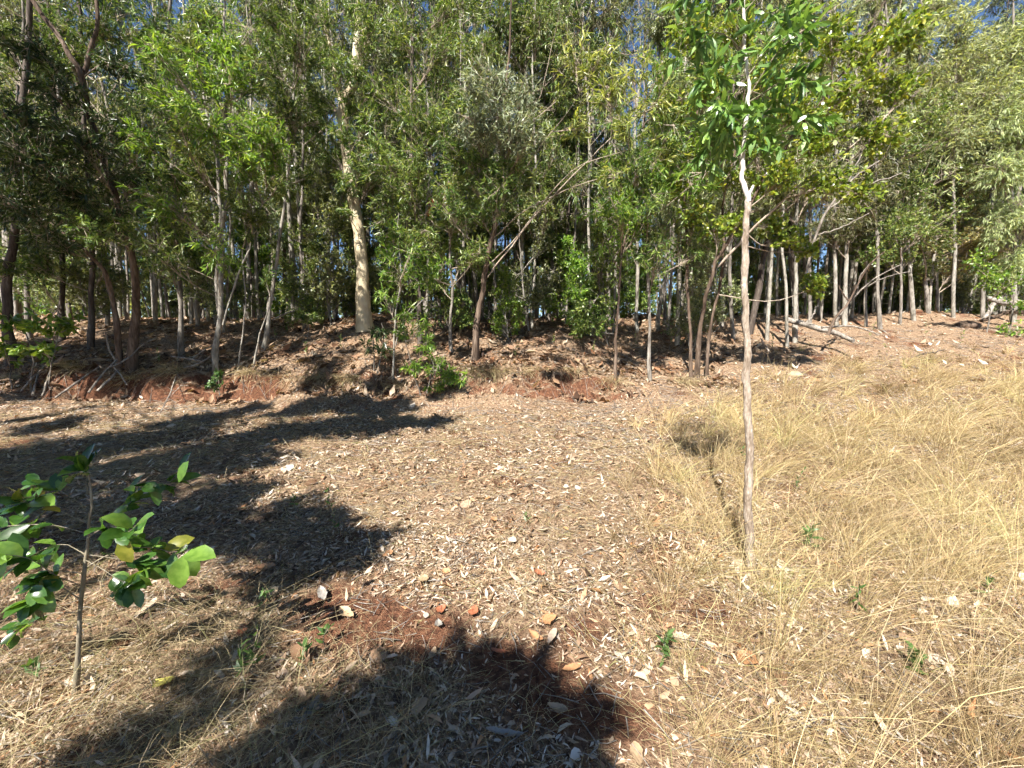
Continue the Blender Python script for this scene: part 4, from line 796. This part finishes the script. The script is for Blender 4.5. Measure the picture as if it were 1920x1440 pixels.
wood('fallen_log', 'long weathered grey log lying downhill behind the grey barked sapling', 'log', [[(1470, 598, 13, 10.8), (1500, 606, 13, 10.5), (1535, 616, 13, 10.2), (1570, 626, 12, 9.9), (1600, 640, 10, 9.5)], [(1510, 608, 5, 10.4), (1525, 590, 4, 10.4), (1530, 575, 3, 10.4)], [(1540, 614, 5, 10.1), (1600, 612, 4, 10.2), (1650, 628, 3, 10.0)]], 10.3, 'deadwood')
wood('fallen_log', 'thick grey log with a forked broken end at the right edge', 'log', [[(1853, 558, 9, 12.6), (1875, 566, 14, 12.4), (1900, 568, 17, 12.2), (1960, 575, 20, 11.8)], [(1862, 570, 10, 12.4), (1855, 585, 9, 12.2), (1842, 600, 7, 12.0)]], 12.3, 'deadwood')
wood('fallen_branch', 'dark crooked branch lying under the forked grey log', 'branch', [[(1838, 602, 8, 11.8), (1865, 594, 10, 11.7), (1890, 585, 11, 11.6), (1940, 586, 12, 11.4)]], 11.7, 'bark_brown')
wood('dead_branch', 'bare dead branch standing up from the ground on the right', 'branch', [[(1553, 628, 8, 9.8), (1560, 608, 7, 9.8), (1575, 585, 6, 9.8), (1592, 565, 5, 9.8), (1625, 503, 4, 9.6), (1660, 470, 2, 9.4)], [(1592, 565, 4, 9.8), (1580, 550, 3, 9.8), (1572, 535, 2, 9.8)]], 9.8, 'bark_brown')
wood('dead_branch', 'pale bare branch fanning up and right behind the dark dead one', 'branch', [[(1566, 603, 6, 10.2), (1590, 570, 5, 10.1), (1610, 548, 4, 10), (1640, 522, 3, 9.9), (1690, 495, 2, 9.7)], [(1606, 552, 3, 10), (1612, 520, 3, 9.9), (1630, 495, 2, 9.8)], [(1620, 540, 3, 10), (1660, 520, 2, 9.9), (1710, 508, 1.5, 9.8)]], 10, 'deadwood')
wood('dead_branch', 'pale leafless limb arching through the foliage right of the sapling', 'branch', [[(1505, 560, 6, 9.0), (1515, 500, 6, 8.9), (1530, 440, 6, 8.7), (1555, 390, 6, 8.5), (1600, 335, 5, 8.3), (1650, 300, 3, 8.1)], [(1555, 390, 4, 8.5), (1620, 350, 3, 8.3), (1690, 325, 2, 8.1)], [(1585, 352, 3, 8.4), (1615, 290, 3, 8.2), (1640, 250, 2, 8)], [(1530, 440, 3, 8.7), (1570, 430, 3, 8.6), (1630, 400, 2, 8.4)]], 8.7, 'deadwood', wob=.02)
wood('fallen_branch', 'small dark crooked stick lying on the sunlit slope at right', 'stick', [[(1718, 668, 4, 9.3), (1735, 662, 5, 9.3), (1755, 660, 4, 9.3), (1770, 655, 3, 9.4)]], 9.3, 'bark_dark', sides=6)
wood('fallen_branch', 'pale thin stick leaning low beside the sapling in the grass edge', 'stick', [[(1426, 635, 3, 9.0), (1435, 648, 4, 8.9), (1443, 660, 4, 8.8)]], 8.9, 'deadwood', sides=6)
wood('fallen_branch', 'pale curved stick on the dappled slope right of the centre', 'stick', [[(1090, 618, 4, 9.8), (1120, 622, 4, 9.7), (1150, 627, 4, 9.6)]], 9.7, 'deadwood', sides=6)
wood('fallen_branch', 'short grey branch in the dry grass right of the sapling base', 'stick', [[(1665, 1108, 8, 2.6), (1690, 1126, 10, 2.5), (1714, 1128, 7, 2.5)], [(1680, 1122, 6, 2.5), (1672, 1110, 4, 2.6)]], 2.6, 'deadwood', sides=7)
wood('fallen_branch', 'dark curved stick beside the stem of the broad leaved sapling', 'stick', [[(130, 1215, 8, 2.0), (155, 1192, 11, 2.1), (180, 1178, 10, 2.15), (205, 1170, 7, 2.2)]], 2.1, 'bark_brown', sides=7)
wood('fallen_branch', 'weathered branch end at the bottom edge in the shade', 'stick', [[(540, 1450, 14, 1.36), (575, 1420, 16, 1.4), (608, 1402, 12, 1.44)]], 1.4, 'deadwood', sides=8)
SG = 'pale sticks heaped against the bank'
for pts, lab in (
  ([(104, 746, 5, 7.0), (145, 716, 5, 7.3), (188, 686, 4, 7.7)], 'longest pale stick of the heap, slanting up to the dark leaning tree'),
  ([(166, 736, 5, 7.1), (190, 705, 5, 7.4), (220, 674, 4, 7.7)], 'pale stick slanting up to the knot of the heap'),
  ([(182, 733, 6, 7.1), (205, 712, 5, 7.3), (222, 694, 4, 7.5)], 'short thick pale stick low in the heap'),
  ([(199, 624, 4, 7.7), (203, 650, 5, 7.7), (212, 668, 5, 7.7), (219, 678, 6, 7.7)], 'upright forked stick at the top of the heap'),
  ([(40, 733, 5, 7.2), (62, 708, 4, 7.3), (85, 686, 3, 7.6)], 'pale stick leaning on the bank at far left'),
  ([(61, 742, 6, 7.1), (66, 722, 5, 7.3), (73, 698, 4, 7.6)], 'steep stubby stick beside the far left one'),
  ([(80, 742, 5, 7.1), (88, 715, 4, 7.3), (97, 686, 3, 7.6)], 'steep thin stick left of the longest pale one'),
  ([(250, 659, 4, 7.9), (270, 645, 4, 8), (294, 632, 3, 8.2)], 'thin pale stick on the bank top right of the dark leaning tree'),
  ([(320, 668, 4, 7.8), (350, 672, 5, 7.8), (383, 678, 4, 7.8)], 'level pale stick on the bank top left of the twin stems'),
  ([(345, 690, 4, 7.7), (375, 680, 4, 7.7), (405, 662, 3, 7.8)], 'pale stick propped against the foot of the twin stems'),
  ([(362, 672, 3, 7.9), (380, 658, 3, 7.9), (402, 645, 3, 8)], 'thin upper stick propped near the twin stems'),
  ([(205, 690, 4, 7.5), (240, 672, 4, 7.7), (262, 650, 3, 7.9)], 'crossing stick through the knot of the heap'),
  ([(300, 775, 3, 6.6), (318, 740, 3, 7.0), (330, 705, 2, 7.5)], 'thin brown stick leaning on the bank below the mossy trunk'),
  ([(215, 690, 4, 7.5), (228, 705, 4, 7.4), (238, 722, 3, 7.2)], 'short stick hanging down from the knot of the heap'),
  ([(510, 600, 4, 9.4), (535, 588, 5, 9.6), (565, 580, 4, 9.8)], 'pale twisted stick on the mound left of the gum'),
): wood('dead_stick', lab, 'stick', [pts], 7.5, 'deadwood', SG, 6, 8, .006)

# ------------------------------------------------------------------ dry grass tufts hanging over the bank, weeds, fallen leaves, clods
def blades(mb, rng, root, d, L, wd, bend):
    """grass blades: root (n,3), unit dir d, length, width, bend vector"""
    n = len(root); s = np.array([0, .4, .75, 1.0])
    P = root[:, None] + d[:, None] * (s[None, :, None] * L[:, None, None]) + bend[:, None] * (s[None, :, None] ** 2 * L[:, None, None])
    side = nrm(np.cross(nrm(P[:, -1] - P[:, 0]), runit(rng, n)))
    wv = np.array([.8, 1, .7])
    A = P[:, :3] + side[:, None] * (wv[None, :, None] * wd[:, None, None] / 2); B = P[:, :3] - side[:, None] * (wv[None, :, None] * wd[:, None, None] / 2)
    V = np.concatenate([A, B, P[:, 3:]], 1); off = (np.arange(n) * 7)[:, None, None]
    mb.add(V, off + np.array([[0, 3, 4, 1], [1, 4, 5, 2]])[None], off + np.array([[2, 5, 6]])[None])
def tuft(seed, px, py, D, n, L, label, mat='grass_dark', hang=.8):
    r = np.random.default_rng(seed); p = at(px, py, D); p[2] = float(zg(p[0], p[1])) + .02
    rt = p + r.normal(size=(n, 3)) * np.array([.16, .05, .02]); d = nrm(runit(r, n) * .7 + np.array([0, -.5, .6]))
    mb = MB(); blades(mb, r, rt - p, d, L * r.uniform(.5, 1.2, n), np.full(n, .005), np.array([0, -.3, -hang]) * r.uniform(.4, 1.2, (n, 1)))
    o = mb.build('grass_tuft', M[mat], None); o.location = p; tag(o, label, 'grass tuft')
for i, a in enumerate(((930, 695, 7.75, 260, .5, 'shaggy dry tuft hanging over the right part of the cut bank'), (880, 700, 7.75, 140, .4, 'smaller dry tuft between the green shrub and shaggy hanging tuft'), (600, 690, 7.8, 200, .45, 'dry grey tuft drooping over the bank below the cream gum'),
                       (655, 700, 7.75, 200, .45, 'dark dry tuft drooping over the bank left of the green shrub'), (540, 695, 7.8, 120, .4, 'thin dry tuft on the bank right of the little green plant'), (1285, 690, 7.9, 220, .45, 'dry tuft at the right end of the bank below the many stemmed tree'),
                       (250, 700, 7.7, 120, .4, 'dry tuft over the bank right of the stick heap'), (730, 700, 7.7, 120, .4, 'dry tuft under the young pale stemmed tree'), (990, 700, 7.75, 160, .4, 'dry tuft above the bare red face right of the shaggy one'), (1080, 700, 7.8, 140, .35, 'dry tuft on the bank left of the slender brown tree'), (1150, 720, 7.6, 160, .35, 'dry tuft at the foot of the slender brown tree'), (470, 700, 7.7, 160, .4, 'dry tuft below the thin leaning saplings'), (330, 700, 7.7, 180, .45, 'dry tuft below the mossy grey trunk'), (140, 690, 7.7, 150, .4, 'dry tuft behind the longest pale stick'), (30, 690, 7.7, 150, .4, 'dry tuft under the broad leaved bush at far left'), (1418, 1075, 2.6, 90, .17, 'dry tuft gathered round the foot of the grey barked sapling', 'grass_dark', .5))): tuft(300 + i, *a)

def weed(seed, px, py, hpx, label, n_lf=14, Ll=.05, green='leaf_weed'):
    r = np.random.default_rng(seed); b = hit(px, py); b[2] -= .01; h = hpx / FPX * b[1]
    root = empty('weed', b); tag(root, label, 'weed', 'green weeds in the clearing')
    lean = r.normal(size=3) * .12 * h; lean[2] = h; mb = MB()
    P = spline([np.zeros(3), lean * .5 + r.normal(size=3) * .01, lean], 7); mb.tubes(P[None], np.linspace(.0028, .0012, 7)[None], 5)
    mb.build('stem', M['stem_green'], root, True)
    lf = MB(); q = r.uniform(.25, 1, n_lf) * 5.99; i = q.astype(int); pos = P[i] + (P[i + 1] - P[i]) * (q - i)[:, None]
    d = runit(r, n_lf) * .8 + UP * .6; Ls = Ll * r.uniform(.6, 1.3, n_lf)
    leaves_into(lf, r, pos, d, runit(r, n_lf) + UP, Ls, Ls * .3, 'lance4', r.normal(.5, .6, n_lf)); tag(lf.build('foliage', M[green], root), kind='stuff')
for i, a in enumerate(((637, 1000, 70, 'tall dark green weed left of centre in the clearing'), (622, 960, 50, 'shorter weed just behind the tall dark green weed'), (500, 1135, 40, 'pale lime green weed in the shade edge'), (563, 1265, 60, 'upright green weed in the lower left grass'),
        (452, 1275, 85, 'left one of two thin tall weeds in the lower left shade'), (473, 1260, 80, 'right one of two thin tall weeds in the lower left shade'), (612, 1215, 50, 'green weed beside the bare red soil patch'), (1245, 1250, 75, 'bushy blue green weed left of the rust coloured leaf', 26, .045),
        (75, 1275, 50, 'small weed left of the broad leaved sapling stem'), (1605, 1150, 60, 'thin green weed in the tall grass right of the sapling'), (1722, 1265, 45, 'bright green sprig low in the grass at lower right', 18, .07), (1520, 1035, 55, 'green herb in the grass just right of the sapling base', 20, .07),
        (1395, 860, 26, 'small bright leaf sprig beside the sapling trunk', 10, .06), (1492, 930, 60, 'thin weed standing behind the sapling in golden grass'), (1855, 1130, 70, 'dark weed in the grass at the right edge'), (985, 985, 22, 'tiny green seedling in the middle of the clearing', 8), (555, 960, 40, 'thin weed left of the tall dark green weed'))):
    weed(400 + i, *a)

for i, (px, py, h, lab) in enumerate(((520, 640, 26, 'seedling on the dappled slope beside the leaning pale stem'), (575, 668, 30, 'seedling above the bank left of the cream gum foot'), (640, 660, 34, 'seedling below the cream gum'), (930, 640, 24, 'seedling right of the silver leaved tree foot'), (965, 672, 30, 'seedling above the shaggy hanging tuft'),
        (1040, 655, 26, 'seedling on the slope below the stout dark trunk'), (1110, 668, 30, 'seedling left of the slender brown tree'), (1190, 650, 28, 'seedling between the slender brown and slender grey trees'), (1255, 650, 26, 'seedling below the mottled white pole'), (300, 690, 36, 'seedling on the bank top below the mossy grey trunk'),
        (1735, 640, 40, 'thin upright seedling on the sunlit slope'), (1630, 640, 36, 'seedling below the bare dead branch'), (1800, 655, 34, 'seedling on the sunlit slope near the right edge'), (1450, 660, 34, 'seedling at the grass edge right of the sapling trunk'), (1665, 670, 26, 'seedling at the upper edge of the golden grass'))): weed(450 + i, px, py, h, lab, 16, .07, 'leaf_mid')
def fallen(seed, px, py, size, ratio, mat, label, ang=None, tilt=.16):
    r = np.random.default_rng(seed); p = hit(px, py); L = .8 * size / FPX * np.linalg.norm(p - np.array([0, 0, EYE]))
    nU, nV = 9, 5; u = np.linspace(0, 1, nU); v = np.linspace(-1, 1, nV)
    wd = np.sin(np.pi * u ** .85) ** .7 * (1 + .12 * r.normal(size=nU)); wd[0] = .05; wd[-1] = .04
    Xl = np.repeat((u - .5)[:, None] * L, nV, 1); Yl = v[None] * wd[:, None] * L * ratio / 2
    cu = r.uniform(.15, .5); Zl = cu * L * .5 * ((v[None] ** 2) * .5 + ((u - .5)[:, None] * 2) ** 2 * .45) + r.normal(size=(nU, nV)) * L * .012
    V = np.stack([Xl, Yl, Zl], -1).reshape(-1, 3); ii = np.arange(nU * nV).reshape(nU, nV)
    Q = np.stack([ii[:-1, :-1], ii[1:, :-1], ii[1:, 1:], ii[:-1, 1:]], -1).reshape(-1, 4)
    o = link('fallen_leaf', mk_mesh('fallen_leaf', V, Q, None, True), M[mat]); o.location = (p[0], p[1], p[2] + .022)
    o.rotation_euler = (r.normal() * tilt + .15, r.normal() * tilt, ang if ang is not None else r.uniform(0, 6.28))
    tag(o, label, 'fallen leaf', 'large fallen leaves')
FL = [(1028, 1170, 36, .85, 'fallen_orange', 'largest pale orange leaf at the centre of the lower clearing'), (1003, 1203, 32, .6, 'fallen_orange', 'narrow orange leaf just below the largest orange one'), (888, 1153, 28, .8, 'fallen_rust', 'rusty leaf standing on edge left of the largest orange leaf'),
 (794, 1093, 28, .8, 'fallen_tan', 'tan rounded leaf above the bare red soil patch'), (837, 1078, 20, .7, 'fallen_orange', 'small orange leaf right of the tan rounded leaf'), (1011, 1082, 26, .65, 'fallen_rust', 'dark red brown curled leaf above the largest orange leaf'), (998, 1121, 32, .4, 'fallen_tan', 'long tan leaf between the dark red and largest orange leaves'),
 (1402, 1246, 36, .75, 'fallen_orange', 'bright orange leaf in the grass below the sapling'), (305, 1290, 34, .7, 'fallen_yellow', 'yellow leaf in the shade at the lower left'), (330, 1388, 36, .7, 'fallen_cream', 'cream leaf near the bottom left'), (276, 1150, 36, .6, 'fallen_cream', 'cream leaf in the sun right of the broad leaved sapling'),
 (500, 1071, 32, .6, 'fallen_orange', 'orange brown leaf in the shaded tongue left of centre'), (512, 1118, 26, .7, 'fallen_cream', 'cream leaf beside the lime green weed'), (605, 1123, 40, .4, 'fallen_grey', 'grey curled leaf left of the bare red soil'), (650, 1158, 38, .5, 'fallen_tan', 'tan leaf lying on the bare red soil'),
 (812, 1237, 26, .7, 'fallen_tan', 'tan leaf at the upper edge of the bottom shade'), (822, 1180, 26, .6, 'fallen_grey', 'brown grey upright leaf at the tip of the bottom shade'), (826, 1152, 26, .7, 'fallen_rust', 'rust leaf left of the one standing on edge'), (935, 1232, 30, .5, 'fallen_rust', 'red brown leaf below left of the narrow orange leaf'),
 (1072, 1262, 40, .45, 'fallen_orange', 'long orange leaf right of the bottom shade'), (1044, 1343, 36, .5, 'fallen_tan', 'tan leaf at the right edge of the bottom shade'), (1275, 1205, 30, .7, 'fallen_cream', 'cream leaf beside the bushy blue green weed'), (1155, 1105, 26, .6, 'fallen_tan', 'tan leaf right of the long tan leaf'),
 (945, 1389, 66, .2, 'fallen_grey', 'long grey sickle leaf in the bottom shade'), (727, 1045, 26, .6, 'fallen_orange', 'orange leaf above the tan rounded leaf at left'), (925, 980, 22, .7, 'fallen_orange', 'orange leaf in the middle distance of the clearing'), (1018, 1001, 24, .6, 'fallen_cream', 'cream leaf right of the middle distance orange leaf'),
 (857, 940, 22, .7, 'fallen_tan', 'tan leaf farther up the middle of the clearing'), (720, 910, 24, .6, 'fallen_orange', 'orange leaf at the sunlit edge beyond the shade tongue'), (455, 1195, 30, .5, 'fallen_rust', 'rust leaf in the shade below the orange brown one'), (1195, 1425, 40, .5, 'fallen_tan', 'tan leaf at the bottom edge right of the shade'), (590, 1332, 34, .3, 'fallen_grey', 'thin grey leaf in the bottom left shade')]
for i, a in enumerate(FL): fallen(500 + i, *a)
def clod(seed, px, py, size, mat, name, label, flat=.6):
    r = np.random.default_rng(seed); p = hit(px, py); Rr = size / 2 / FPX * np.linalg.norm(p - np.array([0, 0, EYE]))
    th = np.linspace(0, 2 * np.pi, 13)[:-1]; ph = np.linspace(-np.pi / 2, np.pi / 2, 8)
    T_, P_ = np.meshgrid(th, ph); V = np.stack([np.cos(P_) * np.cos(T_), np.cos(P_) * np.sin(T_), np.sin(P_) * flat], -1)
    V = V * Rr * (1 + .22 * fbm(T_ * 1.3 + seed, P_ * 2.1, seed, 3)[..., None] * np.cos(P_)[..., None])
    ii = np.arange(8 * 12).reshape(8, 12); jj = np.roll(ii, -1, 1); Q = np.stack([ii[:-1], jj[:-1], jj[1:], ii[1:]], -1).reshape(-1, 4)
    o = link(name, mk_mesh(name, V.reshape(-1, 3), Q, None, True), M[mat]); o.location = (p[0], p[1], p[2] + Rr * .05); o.rotation_euler[2] = r.uniform(0, 6)
    tag(o, label, 'clod' if name == 'earth_clod' else 'stone')
clod(1, 237, 1196, 36, 'soil', 'earth_clod', 'red brown earth clod right of the broad leaved sapling stem')
clod(2, 430, 1118, 30, 'soil', 'earth_clod', 'red clod at the shade edge below the orange brown leaf')
clod(3, 1388, 1058, 26, 'fallen_cream', 'stone', 'pale stone at the foot of the grey barked sapling')
clod(4, 1490, 704, 20, 'fallen_cream', 'stone', 'pale stone in the grass beyond the sapling')
clod(5, 1437, 1100, 20, 'fallen_cream', 'stone', 'small pale stone right below the sapling foot')
clod(6, 1717, 586, 14, 'soil', 'earth_clod', 'dark clod on the crest of the sunlit slope')
clod(7, 1810, 612, 22, 'bark_brown', 'earth_clod', 'dark lump on the slope left of the log pile')

# ------------------------------------------------------------------ dry grass, litter, twigs
rng = np.random.default_rng(11)
def frame_points(n, y0, y1, margin=1.45, power=1.0):
    y = y0 + (y1 - y0) * rng.random(n) ** power; return rng.uniform(-1, 1, n) * (y * margin + .25), y
def gdens(x, y):
    u = x / np.maximum(y, .3)
    edge = np.interp(y, [1, 1.6, 2.2, 3, 4.5, 6, 8, 10], [.42, .36, .30, .25, .31, .42, .60, .85])
    d = sstep(-.16, .22, u - edge + .22 * fbm(x * 1.1, y * 1.1, 21, 3))
    d = d * (.62 + .38 * sstep(-.2, .3, fbm(x * 1.3 + 5, y * 1.3, 31, 3)))
    return d * (1 - sstep(8.4, 10.5, y))
def grass_layer(n0, power, nper, spread, L0, sig, up, wid, gust, thr):
    x, y = frame_points(n0, 1.0, 10.5, 1.45, power); k = rng.random(n0) < gdens(x, y) ** thr; x = x[k]; y = y[k]
    cl = np.repeat(np.arange(len(x)), nper); n = len(cl)
    ang = rng.uniform(0, 6.28, n); rr = np.abs(rng.normal(size=n)) * spread * (.6 + .8 * rng.random(len(x)))[cl]
    out = np.stack([np.cos(ang), np.sin(ang)], -1)
    rx = x[cl] + out[:, 0] * rr; ry = y[cl] + out[:, 1] * rr
    lean = np.stack([gust + .9 * fbm(x * 1.1, y * 1.1, 41, 2), .10 + .9 * fbm(x * 1.1, y * 1.1, 43, 2)], -1) + rng.normal(size=(len(x), 2)) * .22
    d = nrm(np.concatenate([lean[cl] * .6 + out * rng.uniform(.1, .75, (n, 1)) + rng.normal(size=(n, 2)) * .25, np.full((n, 1), up)], 1))
    L = L0 * np.clip(rng.lognormal(-.1, sig, n), .25, 2.3) * (.65 + .75 * rng.random(len(x)))[cl]
    bend = np.concatenate([lean[cl] * .5 + out * .25 + rng.normal(size=(n, 2)) * .22, -rng.uniform(.05, .6, (n, 1))], 1)
    blades(gb, rng, np.stack([rx, ry, zg(rx, ry)], -1), d, L, rng.uniform(.55, 1.2, n) * wid * np.clip(y[cl] / 2.6, .8, 2.1), bend)
    t = np.clip(.5 + .5 * fbm(x * 1.4, y * 1.4, 91, 3) + rng.normal(size=len(x)) * .22, 0, 1); tones.append(np.repeat(t[cl], 7))
gb = MB(); tones = []
grass_layer(8800, 1.0, 11, .06, .15, .45, .5, .0018, .1, 1.0)       # low tangled mat
grass_layer(2700, 1.0, 42, .028, .38, .36, 1.35, .0020, .25, 1.5)     # distinct wispy tufts
grass_layer(900, 1.0, 4, .05, .55, .3, 1.5, .0026, .15, .8)           # single tall stalks
go = gb.build('dry_grass', M['grass']); tag(go, 'golden dry grass covering the right side of the clearing', 'grass', kind='stuff')
at_ = go.data.attributes.new('tone', 'FLOAT', 'POINT'); at_.data.foreach_set('value', np.concatenate(tones).astype(np.float32))
gb = MB()   # thin scattered grass elsewhere, shorter
x, y = frame_points(3600, 1.0, 7.2, 1.4, 1.0)
pr = .25 + .5 * sstep(.0, .3, fbm(x * 1.2, y * 1.2, 51, 3)) + .8 * ((y < 2.1) & (x < -.5)); pr = np.where(bare(x, y) > .4, 0, pr)
k = rng.random(len(x)) < pr; x = x[k]; y = y[k]; cl = np.repeat(np.arange(len(x)), 16); n = len(cl)
rx = x[cl] + rng.normal(size=n) * .05; ry = y[cl] + rng.normal(size=n) * .05
d = nrm(np.concatenate([rng.normal(size=(n, 2)) * .6, np.full((n, 1), .55)], 1))
bend = np.concatenate([rng.normal(size=(n, 2)) * .3, -rng.uniform(.1, .6, (n, 1))], 1)
blades(gb, rng, np.stack([rx, ry, zg(rx, ry)], -1), d, .20 * rng.uniform(.4, 1.5, n) * (1 + .6 * ((ry < 2.1) & (rx < -.3))), rng.uniform(.0009, .0019, n), bend)
go = gb.build('sparse_grass', M['grass_dark']); tag(go, 'thin dull dry grass scattered through the leaf litter', 'grass', kind='stuff')

x, y = frame_points(26000, .95, 6.5, 1.42, .9); n = len(x)
d = nrm(np.concatenate([rng.normal(size=(n, 2)), .12 + .25 * np.abs(rng.normal(size=(n, 1)))], 1)); bend = np.concatenate([rng.normal(size=(n, 2)) * .25, -rng.uniform(.05, .3, (n, 1))], 1)
gb = MB(); blades(gb, rng, np.stack([x, y, zg(x, y) + .012], -1), d, rng.uniform(.03, .13, n) * np.clip(y / 2.5, .8, 1.6), rng.uniform(.0012, .003, n) * np.clip(y / 2.5, .8, 1.8), bend)
o = gb.build('straw', M['grass_dark']); tag(o, 'broken straw and dry stalks lying over the litter', 'straw', kind='stuff')
def slope(x, y): return np.hypot(zg(x + .04, y) - zg(x - .04, y), zg(x, y + .04) - zg(x, y - .04)) / .08
def litter(name, label, n, y0, y1, mat, L0, tpl, power, layers=.03, ratio=.24, mb=None, margin=1.45, side=0):
    x, y = frame_points(n, y0, y1, margin, power)
    if side:
        q = (x / y - .5 + .5 * fbm(x * .7, y * .7, 95, 3)) * side > 0; x = x[q]; y = y[q]; n = len(x)
    s = slope(x, y); keep = (s < .65 + 1.3 * rng.random(n) ** 1.3) & (rng.random(n) > .93 * bare(x, y)) & (rng.random(n) > .25 * gdens(x, y))
    keep &= rng.random(n) < .35 + .65 * sstep(-.3, .12, fbm(x * 1.6, y * 1.6, 81, 3))
    x, y = x[keep], y[keep]; m = len(x)
    a = rng.uniform(0, 6.28, m); tl = rng.normal(size=m) * .28
    d = np.stack([np.cos(a), np.sin(a), tl + (zg(x + np.cos(a) * .05, y + np.sin(a) * .05) - zg(x, y)) / .05], -1)
    upv = UP + rng.normal(size=(m, 3)) * .30
    L = L0 * np.clip(rng.lognormal(-.08, .6, m), .25, 3.2); W = L * ratio * rng.uniform(.4, 1.7, m)
    pos = np.stack([x - np.cos(a) * L / 2, y - np.sin(a) * L / 2, zg(x, y) + .004 + layers * rng.random(m) ** 1.5], -1)
    b = mb or MB(); leaves_into(b, rng, pos, d, upv, L, W, tpl, rng.normal(.4, 1.9, m)); return b
b = litter('', '', 26000, .95, 2.1, None, .026, 'lance4', .9, ratio=.19, layers=.018)
b = litter('', '', 56000, 2.0, 3.4, None, .028, 'lance2', .9, ratio=.20, layers=.018, mb=b)
b = litter('', '', 34000, .95, 3.4, None, .013, 'lance2', .9, ratio=.35, layers=.012, mb=b)
b = litter('', '', 1100, .95, 3.4, None, .040, 'broad8', .9, ratio=.5, mb=b)
b = litter('', '', 105000, 3.2, 8.2, None, .035, 'lance2', .85, ratio=.22, mb=b)
b = litter('', '', 4000, 3.2, 8.2, None, .050, 'round4', .85, ratio=.5, mb=b)
b = litter('', '', 30000, 7.6, 17, None, .075, 'lance2', 1.2, .03, .27, mb=b, side=1)
o = b.build('leaf_litter', M['litter']); tag(o, 'pale dry leaf litter covering the sunlit clearing', 'leaf litter', kind='stuff')
b = litter('', '', 105000, 7.3, 18, None, .085, 'lance2', 1.35, .04, .32, margin=1.4, side=-1)
o = b.build('leaf_litter', M['litter_brown']); tag(o, 'brown leaf litter on the slope under the trees', 'leaf litter', kind='stuff')
x, y = frame_points(7000, 1.0, 12, 1.4, 1.0); n = len(x); a = rng.uniform(0, 6.28, n); L = rng.uniform(.05, .22, n) * np.clip(y / 3, .8, 2.2)
t4 = np.linspace(-.5, .5, 3); bd = rng.normal(size=n) * .15
PX = x[:, None] + (np.cos(a)[:, None] * t4 - np.sin(a)[:, None] * bd[:, None] * t4 ** 2) * L[:, None]; PY = y[:, None] + (np.sin(a)[:, None] * t4 + np.cos(a)[:, None] * bd[:, None] * t4 ** 2) * L[:, None]
PZ = zg(PX, PY) + .015 + .02 * rng.random((n, 1)); mb = MB(); mb.tubes(np.stack([PX, PY, PZ], -1), np.outer(rng.uniform(.001, .0032, n) * np.clip(y / 3, 1, 2), [1, .9, .5]), 3)
o = mb.build('fallen_twigs', M['deadwood'], None, True); tag(o, 'small grey fallen twigs strewn through the leaf litter', 'twigs', kind='stuff')
